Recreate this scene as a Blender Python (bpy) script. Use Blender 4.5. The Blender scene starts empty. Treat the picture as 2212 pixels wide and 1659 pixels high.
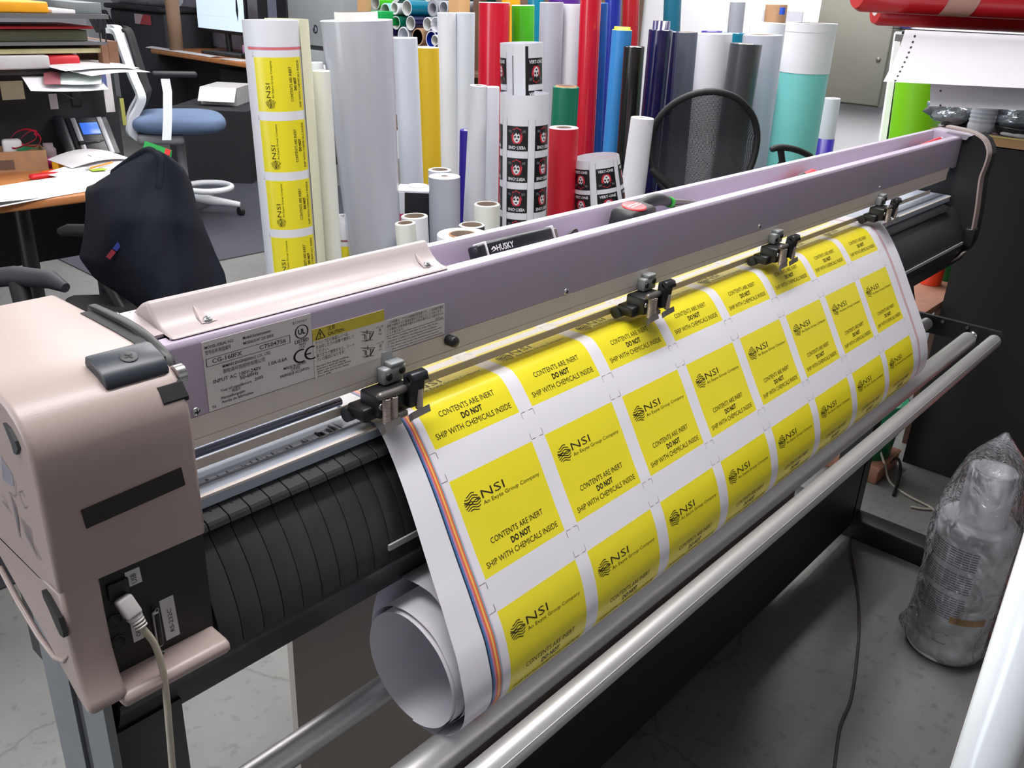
import bpy, bmesh, math, random
from mathutils import Vector, Matrix
random.seed(7)
scn = bpy.context.scene
COL = scn.collection
# ------------------------------------------------------------------ camera, world, light, exposure
CAMH = 1.45
RC = ((0.66419505, -0.27596817, 0.69475643),      # rows: world x, y, z of (right, down, forward)
      (-0.74620442, -0.30067796, 0.59394590),
      (0.04498778, -0.91292625, -0.40563748))
FPX = 1914.53
cd = bpy.data.cameras.new('camera'); cam = bpy.data.objects.new('camera', cd); COL.objects.link(cam)
cam.matrix_world = Matrix(((RC[0][0], -RC[0][1], -RC[0][2], 0), (RC[1][0], -RC[1][1], -RC[1][2], 0),
                           (RC[2][0], -RC[2][1], -RC[2][2], CAMH), (0, 0, 0, 1)))
cd.sensor_fit = 'HORIZONTAL'; cd.angle = 2 * math.atan(1106 / FPX); cd.clip_start = 0.05; cd.clip_end = 60
scn.camera = cam
w = bpy.data.worlds.new('world'); scn.world = w; w.use_nodes = True
w.node_tree.nodes['Background'].inputs[0].default_value = (0.80, 0.86, 1.0, 1)
w.node_tree.nodes['Background'].inputs[1].default_value = 0.10
scn.view_settings.view_transform = 'Standard'; scn.view_settings.look = 'None'
scn.view_settings.gamma = 1; scn.view_settings.use_curve_mapping = False
scn.view_settings.exposure = 0.0
def area(name, loc, sx, sy, power, col=(1, 0.975, 0.97), aim=None):
    l = bpy.data.lights.new(name, 'AREA'); l.shape = 'RECTANGLE'; l.size = sx; l.size_y = sy; l.energy = power; l.color = col
    o = bpy.data.objects.new(name, l); COL.objects.link(o); o.location = loc
    if aim: o.rotation_euler = (Vector(aim) - Vector(loc)).to_track_quat('-Z', 'Y').to_euler()
    return o
# fluorescent ceiling fixtures (rows of tubes parallel to the cutter)
area('ceiling_tubes', (0.85, 0.70, 3.1), 3.1, 0.30, 60)
area('ceiling_tubes', (3.3, 2.7, 3.1), 2.4, 0.30, 90)
area('ceiling_tubes', (4.2, 1.8, 3.1), 1.6, 0.30, 36)  # extra light added to brighten the wall behind the rolls
area('ceiling_tubes', (0.6, 4.0, 3.1), 2.4, 0.30, 28)
area('ceiling_tubes', (3.4, 6.0, 3.1), 2.4, 0.30, 80)
for fx, fy, pw in ((0.6, 0.70, 36), (2.8, 4.4, 80)):            # added upward lights, bounced off the ceiling as soft fill
    area('ceiling_fill_up', (fx, fy, 2.95), 2.4, 0.30, pw).rotation_euler = (math.pi, 0, 0)
# daylight through the open doorway on the left
area('doorway_daylight', (-3.0, 2.6, 1.5), 2.4, 3.0, 105, (.90, .95, 1), aim=(0, 2.0, 1.2))
# ------------------------------------------------------------------ helpers
def lin(c):
    c = c / 255.0
    return c / 12.92 if c <= 0.04045 else ((c + 0.055) / 1.055) ** 2.4
MATS = {}
def mat(name, rgb, rough=0.5, metal=0.0, noise=0.04, nscale=30.0, bump=0.0, bscale=200.0, coat=0.0, trans=0.0, alpha=1.0, emit=0.0, spec=0.5, stretch=None):
    if name in MATS: return MATS[name]
    m = bpy.data.materials.new(name); m.use_nodes = True; nt = m.node_tree; b = nt.nodes['Principled BSDF']
    col = (lin(rgb[0]), lin(rgb[1]), lin(rgb[2]), 1)
    b.inputs['Roughness'].default_value = rough; b.inputs['Metallic'].default_value = metal
    b.inputs['Specular IOR Level'].default_value = spec
    b.inputs['Base Color'].default_value = col
    tc = nt.nodes.new('ShaderNodeTexCoord'); mp = nt.nodes.new('ShaderNodeMapping'); nt.links.new(tc.outputs['Object'], mp.inputs[0])
    if stretch: mp.inputs['Scale'].default_value = stretch
    if noise > 0:
        n = nt.nodes.new('ShaderNodeTexNoise'); n.inputs['Scale'].default_value = nscale; n.inputs['Detail'].default_value = 5
        nt.links.new(mp.outputs[0], n.inputs['Vector'])
        r = nt.nodes.new('ShaderNodeMapRange'); r.inputs[1].default_value = 0.3; r.inputs[2].default_value = 0.7
        r.inputs[3].default_value = 1 - noise; r.inputs[4].default_value = 1 + noise
        nt.links.new(n.outputs['Fac'], r.inputs[0])
        mx = nt.nodes.new('ShaderNodeVectorMath'); mx.operation = 'SCALE'; mx.inputs[0].default_value = col[:3]
        nt.links.new(r.outputs[0], mx.inputs['Scale']); nt.links.new(mx.outputs[0], b.inputs['Base Color'])
    if bump > 0:
        n2 = nt.nodes.new('ShaderNodeTexNoise'); n2.inputs['Scale'].default_value = bscale; n2.inputs['Detail'].default_value = 3
        nt.links.new(mp.outputs[0], n2.inputs['Vector'])
        bp = nt.nodes.new('ShaderNodeBump'); bp.inputs['Strength'].default_value = bump; bp.inputs['Distance'].default_value = 0.004
        nt.links.new(n2.outputs['Fac'], bp.inputs['Height']); nt.links.new(bp.outputs[0], b.inputs['Normal'])
    if coat: b.inputs['Coat Weight'].default_value = coat; b.inputs['Coat Roughness'].default_value = 0.08
    if trans: b.inputs['Transmission Weight'].default_value = trans; b.inputs['IOR'].default_value = 1.25
    if alpha < 1: b.inputs['Alpha'].default_value = alpha
    if emit: b.inputs['Emission Color'].default_value = col; b.inputs['Emission Strength'].default_value = emit
    MATS[name] = m; return m
def V(*a): return Vector(a)
def C(x, y, z): return Vector((x, y, z + CAMH))                    # eye-height-relative point -> world
def ray(px, py):
    a, b = px - 1106.0, py - 829.5
    return Vector([RC[i][0] * a + RC[i][1] * b + RC[i][2] * FPX for i in range(3)])
def atZ(px, py, z): r = ray(px, py); r = r * ((z - CAMH) / r.z); return r + V(0, 0, CAMH)    # surveyed point at world height z
def atD(px, py, d): return ray(px, py) * (d / FPX) + V(0, 0, CAMH)                            # surveyed point at distance d
def atX(px, py, x): r = ray(px, py); return r * (x / r.x) + V(0, 0, CAMH)
def atY(px, py, y): r = ray(px, py); return r * (y / r.y) + V(0, 0, CAMH)
def proj(P):
    q = P - V(0, 0, CAMH)
    c = [sum(RC[i][k] * q[i] for i in range(3)) for k in range(3)]
    return 1106 + FPX * c[0] / c[2], 829.5 + FPX * c[1] / c[2], c[2]
class MB:
    def __init__(s): s.v = []; s.f = []; s.m = []; s.sm = []
    def add(s, vs, fs, mi=0, smooth=False):
        o = len(s.v); s.v += [Vector(v) for v in vs]
        for f in fs: s.f.append([i + o for i in f]); s.m.append(mi); s.sm.append(smooth)
        return s
    def box(s, a, b, mi=0, M=None):
        x0, y0, z0 = a; x1, y1, z1 = b
        vs = [V(x, y, z) for x in (x0, x1) for y in (y0, y1) for z in (z0, z1)]
        if M: vs = [M @ v for v in vs]
        return s.add(vs, [(0, 1, 3, 2), (4, 6, 7, 5), (0, 4, 5, 1), (2, 3, 7, 6), (0, 2, 6, 4), (1, 5, 7, 3)], mi)
    def rbox(s, a, b, r=0.003, mi=0, M=None, seg=2, smooth=True):
        bm = bmesh.new(); bmesh.ops.create_cube(bm, size=1)
        a = Vector(a); b = Vector(b); c = (a + b) / 2; d = b - a
        for v in bm.verts: v.co = V(c.x + v.co.x * d.x, c.y + v.co.y * d.y, c.z + v.co.z * d.z)
        r = min(r, 0.49 * min(abs(d.x), abs(d.y), abs(d.z)))
        bmesh.ops.bevel(bm, geom=bm.edges[:], offset=r, segments=seg, profile=0.5, affect='EDGES')
        bm.verts.ensure_lookup_table(); bm.verts.index_update()
        vs = [(M @ v.co if M else v.co.copy()) for v in bm.verts]; fs = [[v.index for v in f.verts] for f in bm.faces]
        bm.free(); return s.add(vs, fs, mi, smooth)
    def cyl(s, p0, p1, r0, r1=None, n=16, caps=True, mi=0, ang=None):
        p0 = Vector(p0); p1 = Vector(p1); r1 = r0 if r1 is None else r1
        q = (p1 - p0).to_track_quat('Z', 'Y'); ex = q @ V(1, 0, 0); ey = q @ V(0, 1, 0)
        c = [(math.cos(2 * math.pi * i / n), math.sin(2 * math.pi * i / n)) for i in range(n)]
        vs = [p0 + (ex * a + ey * b) * r0 for a, b in c] + [p1 + (ex * a + ey * b) * r1 for a, b in c]
        s.add(vs, [(i, (i + 1) % n, n + (i + 1) % n, n + i) for i in range(n)], mi, True)
        if caps: s.add(vs[:n], [list(range(n))[::-1]], mi); s.add(vs[n:], [list(range(n))], mi)
        return s
    def lathe(s, p0, axis, prof, n=24, mi=0, mis=None, smooth=True):      # prof: list of (distance along axis, radius)
        p0 = Vector(p0); ax = Vector(axis).normalized(); q = ax.to_track_quat('Z', 'Y'); ex = q @ V(1, 0, 0); ey = q @ V(0, 1, 0)
        vs = []
        for t, r in prof:
            for i in range(n):
                a = 2 * math.pi * i / n; vs.append(p0 + ax * t + (ex * math.cos(a) + ey * math.sin(a)) * r)
        o = len(s.v); s.v += vs
        for k in range(len(prof) - 1):
            for i in range(n):
                s.f.append([o + k * n + i, o + k * n + (i + 1) % n, o + (k + 1) * n + (i + 1) % n, o + (k + 1) * n + i]); s.m.append(mis[k] if mis else mi); s.sm.append(smooth)
        return s
    def tube(s, pts, r, n=8, mi=0, caps=True, closed=False):
        pts = [Vector(p) for p in pts]; k = len(pts); rr = r if isinstance(r, (list, tuple)) else [r] * k
        vs = []; up = None
        for i, p in enumerate(pts):
            t = (pts[(i + 1) % k] - pts[i - 1]) if closed else (pts[min(i + 1, k - 1)] - pts[max(i - 1, 0)])
            t.normalize()
            if up is None: up = t.orthogonal().normalized()
            up = (up - t * up.dot(t)); up = up.normalized() if up.length > 1e-6 else t.orthogonal().normalized()
            e2 = t.cross(up)
            for j in range(n):
                a = 2 * math.pi * j / n; vs.append(p + (up * math.cos(a) + e2 * math.sin(a)) * rr[i])
        fs = [(i * n + j, i * n + (j + 1) % n, (i + 1) * n + (j + 1) % n, (i + 1) * n + j) for i in range(k - 1) for j in range(n)]
        if closed: fs += [((k - 1) * n + j, (k - 1) * n + (j + 1) % n, (j + 1) % n, j) for j in range(n)]
        s.add(vs, fs, mi, True)
        if caps and not closed: s.add(vs[:n], [list(range(n))[::-1]], mi); s.add(vs[-n:], [list(range(n))], mi)
        return s
    def ribbon(s, pts, wv, th, mi=0):                                      # flat bar: path pts, width vector wv, thickness along the normal
        pts = [Vector(p) for p in pts]; wv = Vector(wv); vs = []
        for i, p in enumerate(pts):
            t = (pts[min(i + 1, len(pts) - 1)] - pts[max(i - 1, 0)]).normalized(); n = t.cross(wv).normalized() * th / 2
            vs += [p - wv / 2 - n, p + wv / 2 - n, p + wv / 2 + n, p - wv / 2 + n]
        fs = []
        for i in range(len(pts) - 1):
            for j in range(4): fs.append((i * 4 + j, i * 4 + (j + 1) % 4, (i + 1) * 4 + (j + 1) % 4, (i + 1) * 4 + j))
        k = (len(pts) - 1) * 4
        return s.add(vs, fs + [(3, 2, 1, 0), (k, k + 1, k + 2, k + 3)], mi)
    def prism(s, prof, x0, x1, mi=0, smooth=False, rnd=0.0):                 # prof: (y, z) eye-relative polygon extruded along x
        n = len(prof); c = [Vector((p[0], p[1])) for p in prof]
        area_ = sum(c[i].x * c[(i + 1) % n].y - c[(i + 1) % n].x * c[i].y for i in range(n)); sg = 1 if area_ > 0 else -1
        nr = []
        for i in range(n):
            a = (c[i] - c[i - 1]).normalized(); b = (c[(i + 1) % n] - c[i]).normalized(); t = a + b
            t = t.normalized() if t.length > 1e-5 else a
            nr.append(Vector((t.y, -t.x)) * sg)
        sl = [(x0, 0), (x1, 0)]
        if rnd > 0: sl = [(x0, rnd), (x0 + rnd * 0.3, rnd * 0.3), (x0 + rnd, 0), (x1 - rnd, 0), (x1 - rnd * 0.3, rnd * 0.3), (x1, rnd)]
        vs = []
        for x, r in sl:
            for i in range(n): q = c[i] - nr[i] * r; vs.append(C(x, q.x, q.y))
        fs = []
        for k in range(len(sl) - 1):
            for i in range(n): fs.append((k * n + i, k * n + (i + 1) % n, (k + 1) * n + (i + 1) % n, (k + 1) * n + i))
        s.add(vs, fs, mi, smooth)
        s.add(vs[:n], [list(range(n))], mi); s.add(vs[-n:], [list(range(n))[::-1]], mi)
        return s
    def grid(s, fn, nu, nv, mi=0, mfn=None, smooth=True):
        o = len(s.v)
        for i in range(nu + 1):
            for j in range(nv + 1): s.v.append(Vector(fn(i / nu, j / nv)))
        for i in range(nu):
            for j in range(nv):
                s.f.append([o + i * (nv + 1) + j, o + (i + 1) * (nv + 1) + j, o + (i + 1) * (nv + 1) + j + 1, o + i * (nv + 1) + j + 1])
                s.m.append(mfn((i + .5) / nu, (j + .5) / nv) if mfn else mi); s.sm.append(smooth)
        return s
    def ball(s, c, rx, ry=None, rz=None, n=16, m=10, mi=0, fn=None):
        ry = rx if ry is None else ry; rz = rx if rz is None else rz; c = Vector(c)
        def g(u, v):
            a = 2 * math.pi * u; b = math.pi * (v - .5); d = V(math.cos(a) * math.cos(b), math.sin(a) * math.cos(b), math.sin(b))
            k = fn(d) if fn else 1.0
            return c + V(d.x * rx, d.y * ry, d.z * rz) * k
        return s.grid(g, n, m, mi)
WL = {}
def wloc(o): return WL.get(o.name, Vector(o.location)) if o else V(0, 0, 0)
def obj(name, mb, mats, parent=None, label=None, origin=None):
    if not isinstance(mats, (list, tuple)): mats = [mats]
    me = bpy.data.meshes.new(name)
    if parent is not None: org = wloc(parent)
    elif origin is not None: org = Vector(origin)
    else:
        xs = [v.x for v in mb.v]; ys = [v.y for v in mb.v]; zs = [v.z for v in mb.v]
        org = V((min(xs) + max(xs)) / 2, (min(ys) + max(ys)) / 2, min(zs))
    me.from_pydata([tuple(v - org) for v in mb.v], [], mb.f)
    for m in mats: me.materials.append(m)
    me.polygons.foreach_set('material_index', mb.m); me.polygons.foreach_set('use_smooth', mb.sm)
    me.validate(); me.update()
    bm = bmesh.new(); bm.from_mesh(me); bmesh.ops.recalc_face_normals(bm, faces=bm.faces); bm.to_mesh(me); bm.free()
    o = bpy.data.objects.new(name, me); COL.objects.link(o)
    if parent is not None: o.parent = parent; WL[o.name] = org
    else: o.location = org; WL[o.name] = org
    if label: o['label'] = label
    return o
def thing(name, label, cat, loc, group=None):
    o = bpy.data.objects.new(name, None); COL.objects.link(o); o.location = Vector(loc); o.empty_display_size = 0.05
    o['label'] = label; o['category'] = cat; WL[o.name] = Vector(loc)
    if group: o['group'] = group
    return o
def tag(o, label, cat, group=None):
    o['label'] = label; o['category'] = cat
    if group: o['group'] = group
    return o
def struct(name, mb, m):
    o = obj(name, mb, m); o['kind'] = 'structure'; return o
def autosmooth(o, deg=40):
    bm = bmesh.new(); bm.from_mesh(o.data)
    for e in bm.edges:
        if len(e.link_faces) == 2 and e.calc_face_angle(0) > math.radians(deg): e.smooth = False
    bm.to_mesh(o.data); bm.free()
_TXT = {}
def glyphs(body, bold=0.0):                                              # flat text as (verts, faces), cap height 1, left-aligned at 0
    k = (body, bold)
    if k in _TXT: return _TXT[k]
    cu = bpy.data.curves.new('t', 'FONT'); cu.body = body; cu.size = 1; cu.resolution_u = 2; cu.offset = bold
    o = bpy.data.objects.new('t', cu); me = bpy.data.meshes.new_from_object(o)
    vs = [(v.co.x, v.co.y) for v in me.vertices]; fs = [list(p.vertices) for p in me.polygons]
    bpy.data.objects.remove(o); bpy.data.curves.remove(cu); bpy.data.meshes.remove(me)
    if vs:
        x0 = min(v[0] for v in vs); x1 = max(v[0] for v in vs); vs = [((x - x0) / max(x1 - x0, 1e-6), y / 0.73) for x, y in vs]
    _TXT[k] = (vs, fs); return _TXT[k]
def text_to(mb, body, fn, u0, u1, v0, h, bold=0.0, mi=0, flip=False):        # fn(u, v) -> point; text spans u0..u1, baseline v0, cap height h (v grows downwards)
    vs, fs = glyphs(body, bold)
    mb.add([fn(u0 + (u1 - u0) * x, v0 - y * h) for x, y in vs], fs, mi)
def plane_fn(o, ex, ey):                                                  # u along ex, v along ey (down)
    o = Vector(o); ex = Vector(ex); ey = Vector(ey)
    return lambda u, v: o + ex * u + ey * v
def stroke(mb, fn, pts, wd, mi=0):                                         # polyline with a width, in (u, v)
    for (a, b) in zip(pts[:-1], pts[1:]):
        d = Vector((b[0] - a[0], b[1] - a[1])); L = d.length
        if L < 1e-9: continue
        n = Vector((-d.y, d.x)) / L * wd / 2; e = d / L * wd * 0.25
        q = [(a[0] - e.x + n.x, a[1] - e.y + n.y), (b[0] + e.x + n.x, b[1] + e.y + n.y), (b[0] + e.x - n.x, b[1] + e.y - n.y), (a[0] - e.x - n.x, a[1] - e.y - n.y)]
        mb.add([fn(*p) for p in q], [(0, 1, 2, 3)], mi)
def poly(mb, fn, pts, mi=0): mb.add([fn(*p) for p in pts], [list(range(len(pts)))], mi)
def crspline(pts, n=8):
    pts = [Vector(p) for p in pts]; out = []
    for i in range(len(pts) - 1):
        p0 = pts[max(i - 1, 0)]; p1 = pts[i]; p2 = pts[i + 1]; p3 = pts[min(i + 2, len(pts) - 1)]
        for k in range(n):
            t = k / n; out.append(0.5 * ((2 * p1) + (p2 - p0) * t + (2 * p0 - 5 * p1 + 4 * p2 - p3) * t * t + (3 * p1 - p0 - 3 * p2 + p3) * t ** 3))
    out.append(pts[-1]); return out
def screw(parent, c, n, r, m, mdark, name='screw'):
    c = Vector(c); n = Vector(n).normalized(); q = n.to_track_quat('Z', 'Y'); ex = q @ V(1, 0, 0); ey = q @ V(0, 1, 0)
    mb = MB().lathe(c, n, [(0, r), (r * 0.25, r), (r * 0.5, r * 0.75), (r * 0.58, 0.0001)], 12)
    for a, b in ((ex, ey), (ey, ex)):
        t = c + n * r * 0.62; mb.add([t + a * r * .6 + b * r * .12, t - a * r * .6 + b * r * .12, t - a * r * .6 - b * r * .12, t + a * r * .6 - b * r * .12], [(0, 1, 2, 3)], 1)
    return obj(name, mb, [m, mdark], parent)
# common materials
WHITE = mat('white_vinyl', (226, 226, 232), 0.38, noise=0.01)
BLACKP = mat('black_plastic', (26, 26, 28), 0.42, noise=0.08)
DARKG = mat('dark_gray_plastic', (52, 53, 56), 0.5, noise=0.05)
INK = mat('black_ink', (38, 24, 12), 0.5, noise=0)
INK2 = mat('label_ink', (30, 28, 28), 0.6, noise=0)
CHROME = mat('bright_steel', (205, 205, 208), 0.22, 1.0, noise=0.03)
ALU = mat('brushed_aluminium', (212, 211, 212), 0.42, .75, noise=0.04, nscale=60, stretch=(0.05, 6, 6))
STEELD = mat('gunmetal', (128, 124, 121), 0.4, 0.6, noise=0.05)
BEIGE = mat('beige_plastic', (186, 174, 174), 0.34, noise=0.015, bump=0.05, bscale=900)
LAV = mat('lavender_paint', (186, 174, 194), 0.32, noise=0.012, bump=0.04, bscale=700)
KRAFT = mat('kraft_cardboard', (176, 138, 104), 0.8, noise=0.08)
PAPER = mat('white_paper', (228, 226, 230), 0.7, noise=0.02)
# ------------------------------------------------------------------ room
def floor_mat():
    m = bpy.data.materials.new('polished_concrete'); m.use_nodes = True; nt = m.node_tree; b = nt.nodes['Principled BSDF']
    tc = nt.nodes.new('ShaderNodeTexCoord')
    n1 = nt.nodes.new('ShaderNodeTexNoise'); n1.inputs['Scale'].default_value = 2.2; n1.inputs['Detail'].default_value = 8
    n2 = nt.nodes.new('ShaderNodeTexNoise'); n2.inputs['Scale'].default_value = 45; n2.inputs['Detail'].default_value = 4
    r1 = nt.nodes.new('ShaderNodeValToRGB'); r1.color_ramp.elements[0].position = .3; r1.color_ramp.elements[1].position = .72
    r1.color_ramp.elements[0].color = (lin(90), lin(91), lin(90), 1); r1.color_ramp.elements[1].color = (lin(118), lin(118), lin(116), 1)
    r2 = nt.nodes.new('ShaderNodeValToRGB'); r2.color_ramp.elements[0].position = .30; r2.color_ramp.elements[1].position = .42
    r2.color_ramp.elements[0].color = (.45, .45, .45, 1); r2.color_ramp.elements[1].color = (1, 1, 1, 1)
    v = nt.nodes.new('ShaderNodeTexVoronoi'); v.feature = 'DISTANCE_TO_EDGE'; v.inputs['Scale'].default_value = .55
    nw = nt.nodes.new('ShaderNodeTexNoise'); nw.inputs['Scale'].default_value = 3.5; nw.inputs['Detail'].default_value = 6
    va = nt.nodes.new('ShaderNodeVectorMath'); va.operation = 'MULTIPLY_ADD'; va.inputs[1].default_value = (.35, .35, 0)
    rc = nt.nodes.new('ShaderNodeValToRGB'); rc.color_ramp.elements[0].position = 0; rc.color_ramp.elements[1].position = .004
    rc.color_ramp.elements[0].color = (.55, .55, .55, 1); rc.color_ramp.elements[1].color = (1, 1, 1, 1)
    L = nt.links
    for n in (n1, n2, nw): L.new(tc.outputs['Object'], n.inputs['Vector'])
    L.new(nw.outputs['Color'], va.inputs[0]); L.new(tc.outputs['Object'], va.inputs[2]); L.new(va.outputs[0], v.inputs['Vector'])
    L.new(n1.outputs['Fac'], r1.inputs[0]); L.new(n2.outputs['Fac'], r2.inputs[0]); L.new(v.outputs['Distance'], rc.inputs[0])
    m1 = nt.nodes.new('ShaderNodeMix'); m1.data_type = 'RGBA'; m1.blend_type = 'MULTIPLY'; m1.inputs[0].default_value = .5
    m2 = nt.nodes.new('ShaderNodeMix'); m2.data_type = 'RGBA'; m2.blend_type = 'MULTIPLY'; m2.inputs[0].default_value = .8
    L.new(r1.outputs[0], m1.inputs[6]); L.new(r2.outputs[0], m1.inputs[7]); L.new(m1.outputs[2], m2.inputs[6]); L.new(rc.outputs[0], m2.inputs[7])
    L.new(m2.outputs[2], b.inputs['Base Color']); b.inputs['Roughness'].default_value = .42
    return m
struct('floor', MB().box((-3.2, -3.2, -0.1), (5.6, 12.2, 0)), floor_mat())
WALL = mat('painted_wall', (236, 239, 243), 0.8, noise=0.02, nscale=4)
struct('wall_right', MB().box((5.5, -3.2, 0), (5.6, 12.2, 3.3)), WALL)
struct('wall_back', MB().box((-3.2, 12.1, 0), (5.5, 12.2, 3.3)), WALL)
WALLD = mat('warehouse_wall', (196, 194, 194), 0.85, noise=.04, nscale=3)
struct('wall_left', MB().box((-3.3, -3.2, 0), (-3.2, 12.2, 3.3)), WALLD)
struct('wall_front', MB().box((-3.2, -3.3, 0), (5.6, -3.2, 3.3)), WALLD)
struct('ceiling', MB().box((-3.3, -3.3, 3.3), (5.6, 12.2, 3.4)), mat('ceiling_paint', (222, 222, 224), 0.9, noise=0.02))
# ------------------------------------------------------------------ the cutter
cut = thing('vinyl_cutter', 'long lavender and beige vinyl cutting plotter on black stand across the whole picture', 'plotter', (1.35, 0.68, 0))
CAPB = mat('cap_plastic', (170, 153, 148), 0.33, noise=0.012, bump=0.05, bscale=900)
RAIL = mat('champagne_rail', (232, 222, 212), 0.45, 0.05, noise=0.02)
# beam with a tool tray on top
tray = [(.660, -.288), (.6605, -.285), (.6625, -.2828), (.675, -.2815), (.677, -.284), (.680, -.310), (.686, -.313), (.718, -.313), (.724, -.309), (.7265, -.280), (.729, -.2755), (.738, -.2745), (.740, -.277), (.740, -.372), (.672, -.372), (.672, -.354), (.660, -.354)]
beam = obj('beam', MB().prism(tray, .302, 2.452, smooth=True), LAV, cut); autosmooth(beam, 35)
rail = [(.660, -.3545), (.672, -.3545), (.735, -.3725), (.735, -.3775), (.700, -.384), (.668, -.384), (.6665, -.3825), (.6665, -.3815), (.664, -.3815), (.664, -.384), (.6615, -.3845), (.660, -.383), (.660, -.3765), (.6612, -.376), (.6612, -.3755), (.660, -.375)]
obj('beam_rail', MB().prism(rail, .302, 2.40), RAIL, cut)
obj('clamp_bar', MB().prism([(.680, -.4178), (.6785, -.4165), (.6785, -.4085), (.6790, -.4080), (.6808, -.4080), (.6808, -.4178)], .30, 2.36), mat('clamp_beige', (205, 193, 180), 0.45, noise=0.02), cut)
# beige hump that fills the near part of the tray
hump = [(.666, -.2812), (.6675, -.2795), (.676, -.2785), (.684, -.2755), (.691, -.2705), (.697, -.264), (.7005, -.2585), (.703, -.257), (.706, -.2575), (.716, -.262), (.727, -.270), (.732, -.2745), (.732, -.279), (.70, -.282)]
hm = obj('tray_cover', MB().prism(hump, .337, .664, smooth=True, rnd=.0035), BEIGE, cut); autosmooth(hm, 45)
flat = [(.679, -.2818), (.679, -.279), (.726, -.2725), (.726, -.279)]
obj('tray_end_plate', MB().prism(flat, .313, .338), BEIGE, cut)
for hx in (.378, .642):
    dm = MB(); a = (hx - .003, .682, -.2748); 
    dm.add([C(hx - .006, .6765, -.2776), C(hx + .009, .6765, -.2776), C(hx + .004, .6842, -.2747), C(hx - .003, .695, -.2655), C(hx - .006, .686, -.2735)], [(0, 1, 2), (0, 2, 3, 4)], 0)
    obj('screw_pocket', dm, mat('pocket_plastic', (186, 172, 170), 0.5, noise=0.02), cut)  # plain beige plastic around the screw
    screw(cut, C(hx + .001, .6792, -.2765), (0, -.5, .85), .0042, CHROME, BLACKP)
screw(cut, C(.322, .7335, -.2742), (0, 0, 1), .005, CHROME, BLACKP)
for sx, sz in ((.3485, -.349), (.869, -.350), (1.396, -.347), (1.939, -.347)): screw(cut, C(sx, .660, sz), (0, -1, .05), .0042, CHROME, BLACKP)
kn = MB().lathe(C(.6575, .660, -.3615), (0, -1, 0), [(0, .0062), (.010, .0066), (.0125, .0058), (.013, .0001)], 16)
obj('rubber_stop', kn, BLACKP, cut)
# platen, cutting strip, chrome strip
obj('platen', MB().box(C(.302, .651, -.441), C(2.44, .86, -.4265)), mat('platen_steel', (196, 206, 220), 0.4, 0.15, noise=0.05, nscale=9, stretch=(0.4, 4, 1)), cut)
gm = MB().box(C(.302, .6655, -.4265), C(2.43, .6695, -.4262)); obj('cutting_strip', gm, mat('cut_strip_gray', (118, 122, 130), .6), cut)
sc = MB(); random.seed(3)
for k in range(46):
    x = .33 + .185 * (k / 46) ** .55 + random.uniform(-.006, .006); h = random.uniform(.001, .004) * (1 + 2 * (k / 46) ** 3)
    wd = random.choice([.0003, .0004, .0004, .0012, .002]) * (1 + (k > 34) * .6); y0 = .6695
    sc.add([C(x - wd, y0, -.42625), C(x + wd, y0, -.42625), C(x + wd * .5, y0 + h * 1.6, -.42625), C(x - wd * .5, y0 + h * 1.4, -.42625)], [(0, 1, 2, 3)])
obj('knife_scratches', sc, BLACKP, cut)
obj('platen_lip', MB().box(C(.302, .6465, -.4285), C(2.43, .6515, -.4260)), mat('cream_lip', (224, 216, 210), .4), cut)
obj('pressure_rod', MB().cyl(C(.302, .7010, -.4130), C(.536, .7010, -.4130), .0048, n=14), mat('rod_steel', (120, 124, 140), .22, 1.0, noise=0), cut)
# black front cover built from ribs
top_r = [(0.6624, -0.4383), (0.6562, -0.4363), (0.6510, -0.4373), (0.6288, -0.4422), (0.6267, -0.4445), (0.6251, -0.4482), (0.6624, -0.4554)]
low_r = [(0.6246, -0.4414), (0.6215, -0.4401), (0.6189, -0.4411), (0.6122, -0.4487), (0.6013, -0.4611), (0.5920, -0.4751), (0.5837, -0.4927), (0.5780, -0.5092), (0.5755, -0.5227), (0.5749, -0.5351), (0.5951, -0.5351), (0.6210, -0.4761)]
RIB = mat('black_rib_plastic', (44, 44, 47), 0.42, noise=0.10, nscale=60)
RIBT = mat('black_block_plastic', (36, 37, 40), 0.45, noise=0.12, nscale=60)
x = .3035; P = .0215
while x < .56:
    a = obj('cover_rib', MB().prism(low_r, x, x + P - .0006, smooth=True, rnd=.0003), RIB, cut); autosmooth(a, 50)
    a = obj('guide_block', MB().prism(top_r, x + .006, x + .006 + P - .0009, rnd=.0006), RIBT, cut)
    hb = MB().lathe(C(x + .017, .6407, -.4395), (0, -.2, 1), [(0.0002, .0011), (.0005, .0011), (.0006, .0001)], 10); obj('bolt_hole', hb, BLACKP, cut)
    x += P
a = obj('cover_front', MB().prism(low_r, x, 2.372, smooth=True), RIB, cut); autosmooth(a, 50)
obj('guide_strip', MB().prism(top_r, x + .006, 2.372), RIBT, cut)
screw(cut, C(.3155, .641, -.4395), (0, -.2, 1), .0035, STEELD, BLACKP)
under = [(.577, -.5353), (.575, -.5353), (.575, -.540), (.577, -.5465), (.5946, -.5858), (.598, -.589), (.76, -.589), (.76, -.442), (.68, -.442), (.66, -.455), (.64, -.52)]
obj('lower_beam', MB().prism(under, .212, 2.46), mat('satin_black_metal', (30, 31, 34), 0.38, noise=0.08, nscale=8), cut)
obj('reflective_strip', MB().box(C(.493, .5734, -.5232), C(2.40, .5757, -.5165)), mat('silver_tape', (196, 197, 198), .35, .3, noise=.04), cut)
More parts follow.
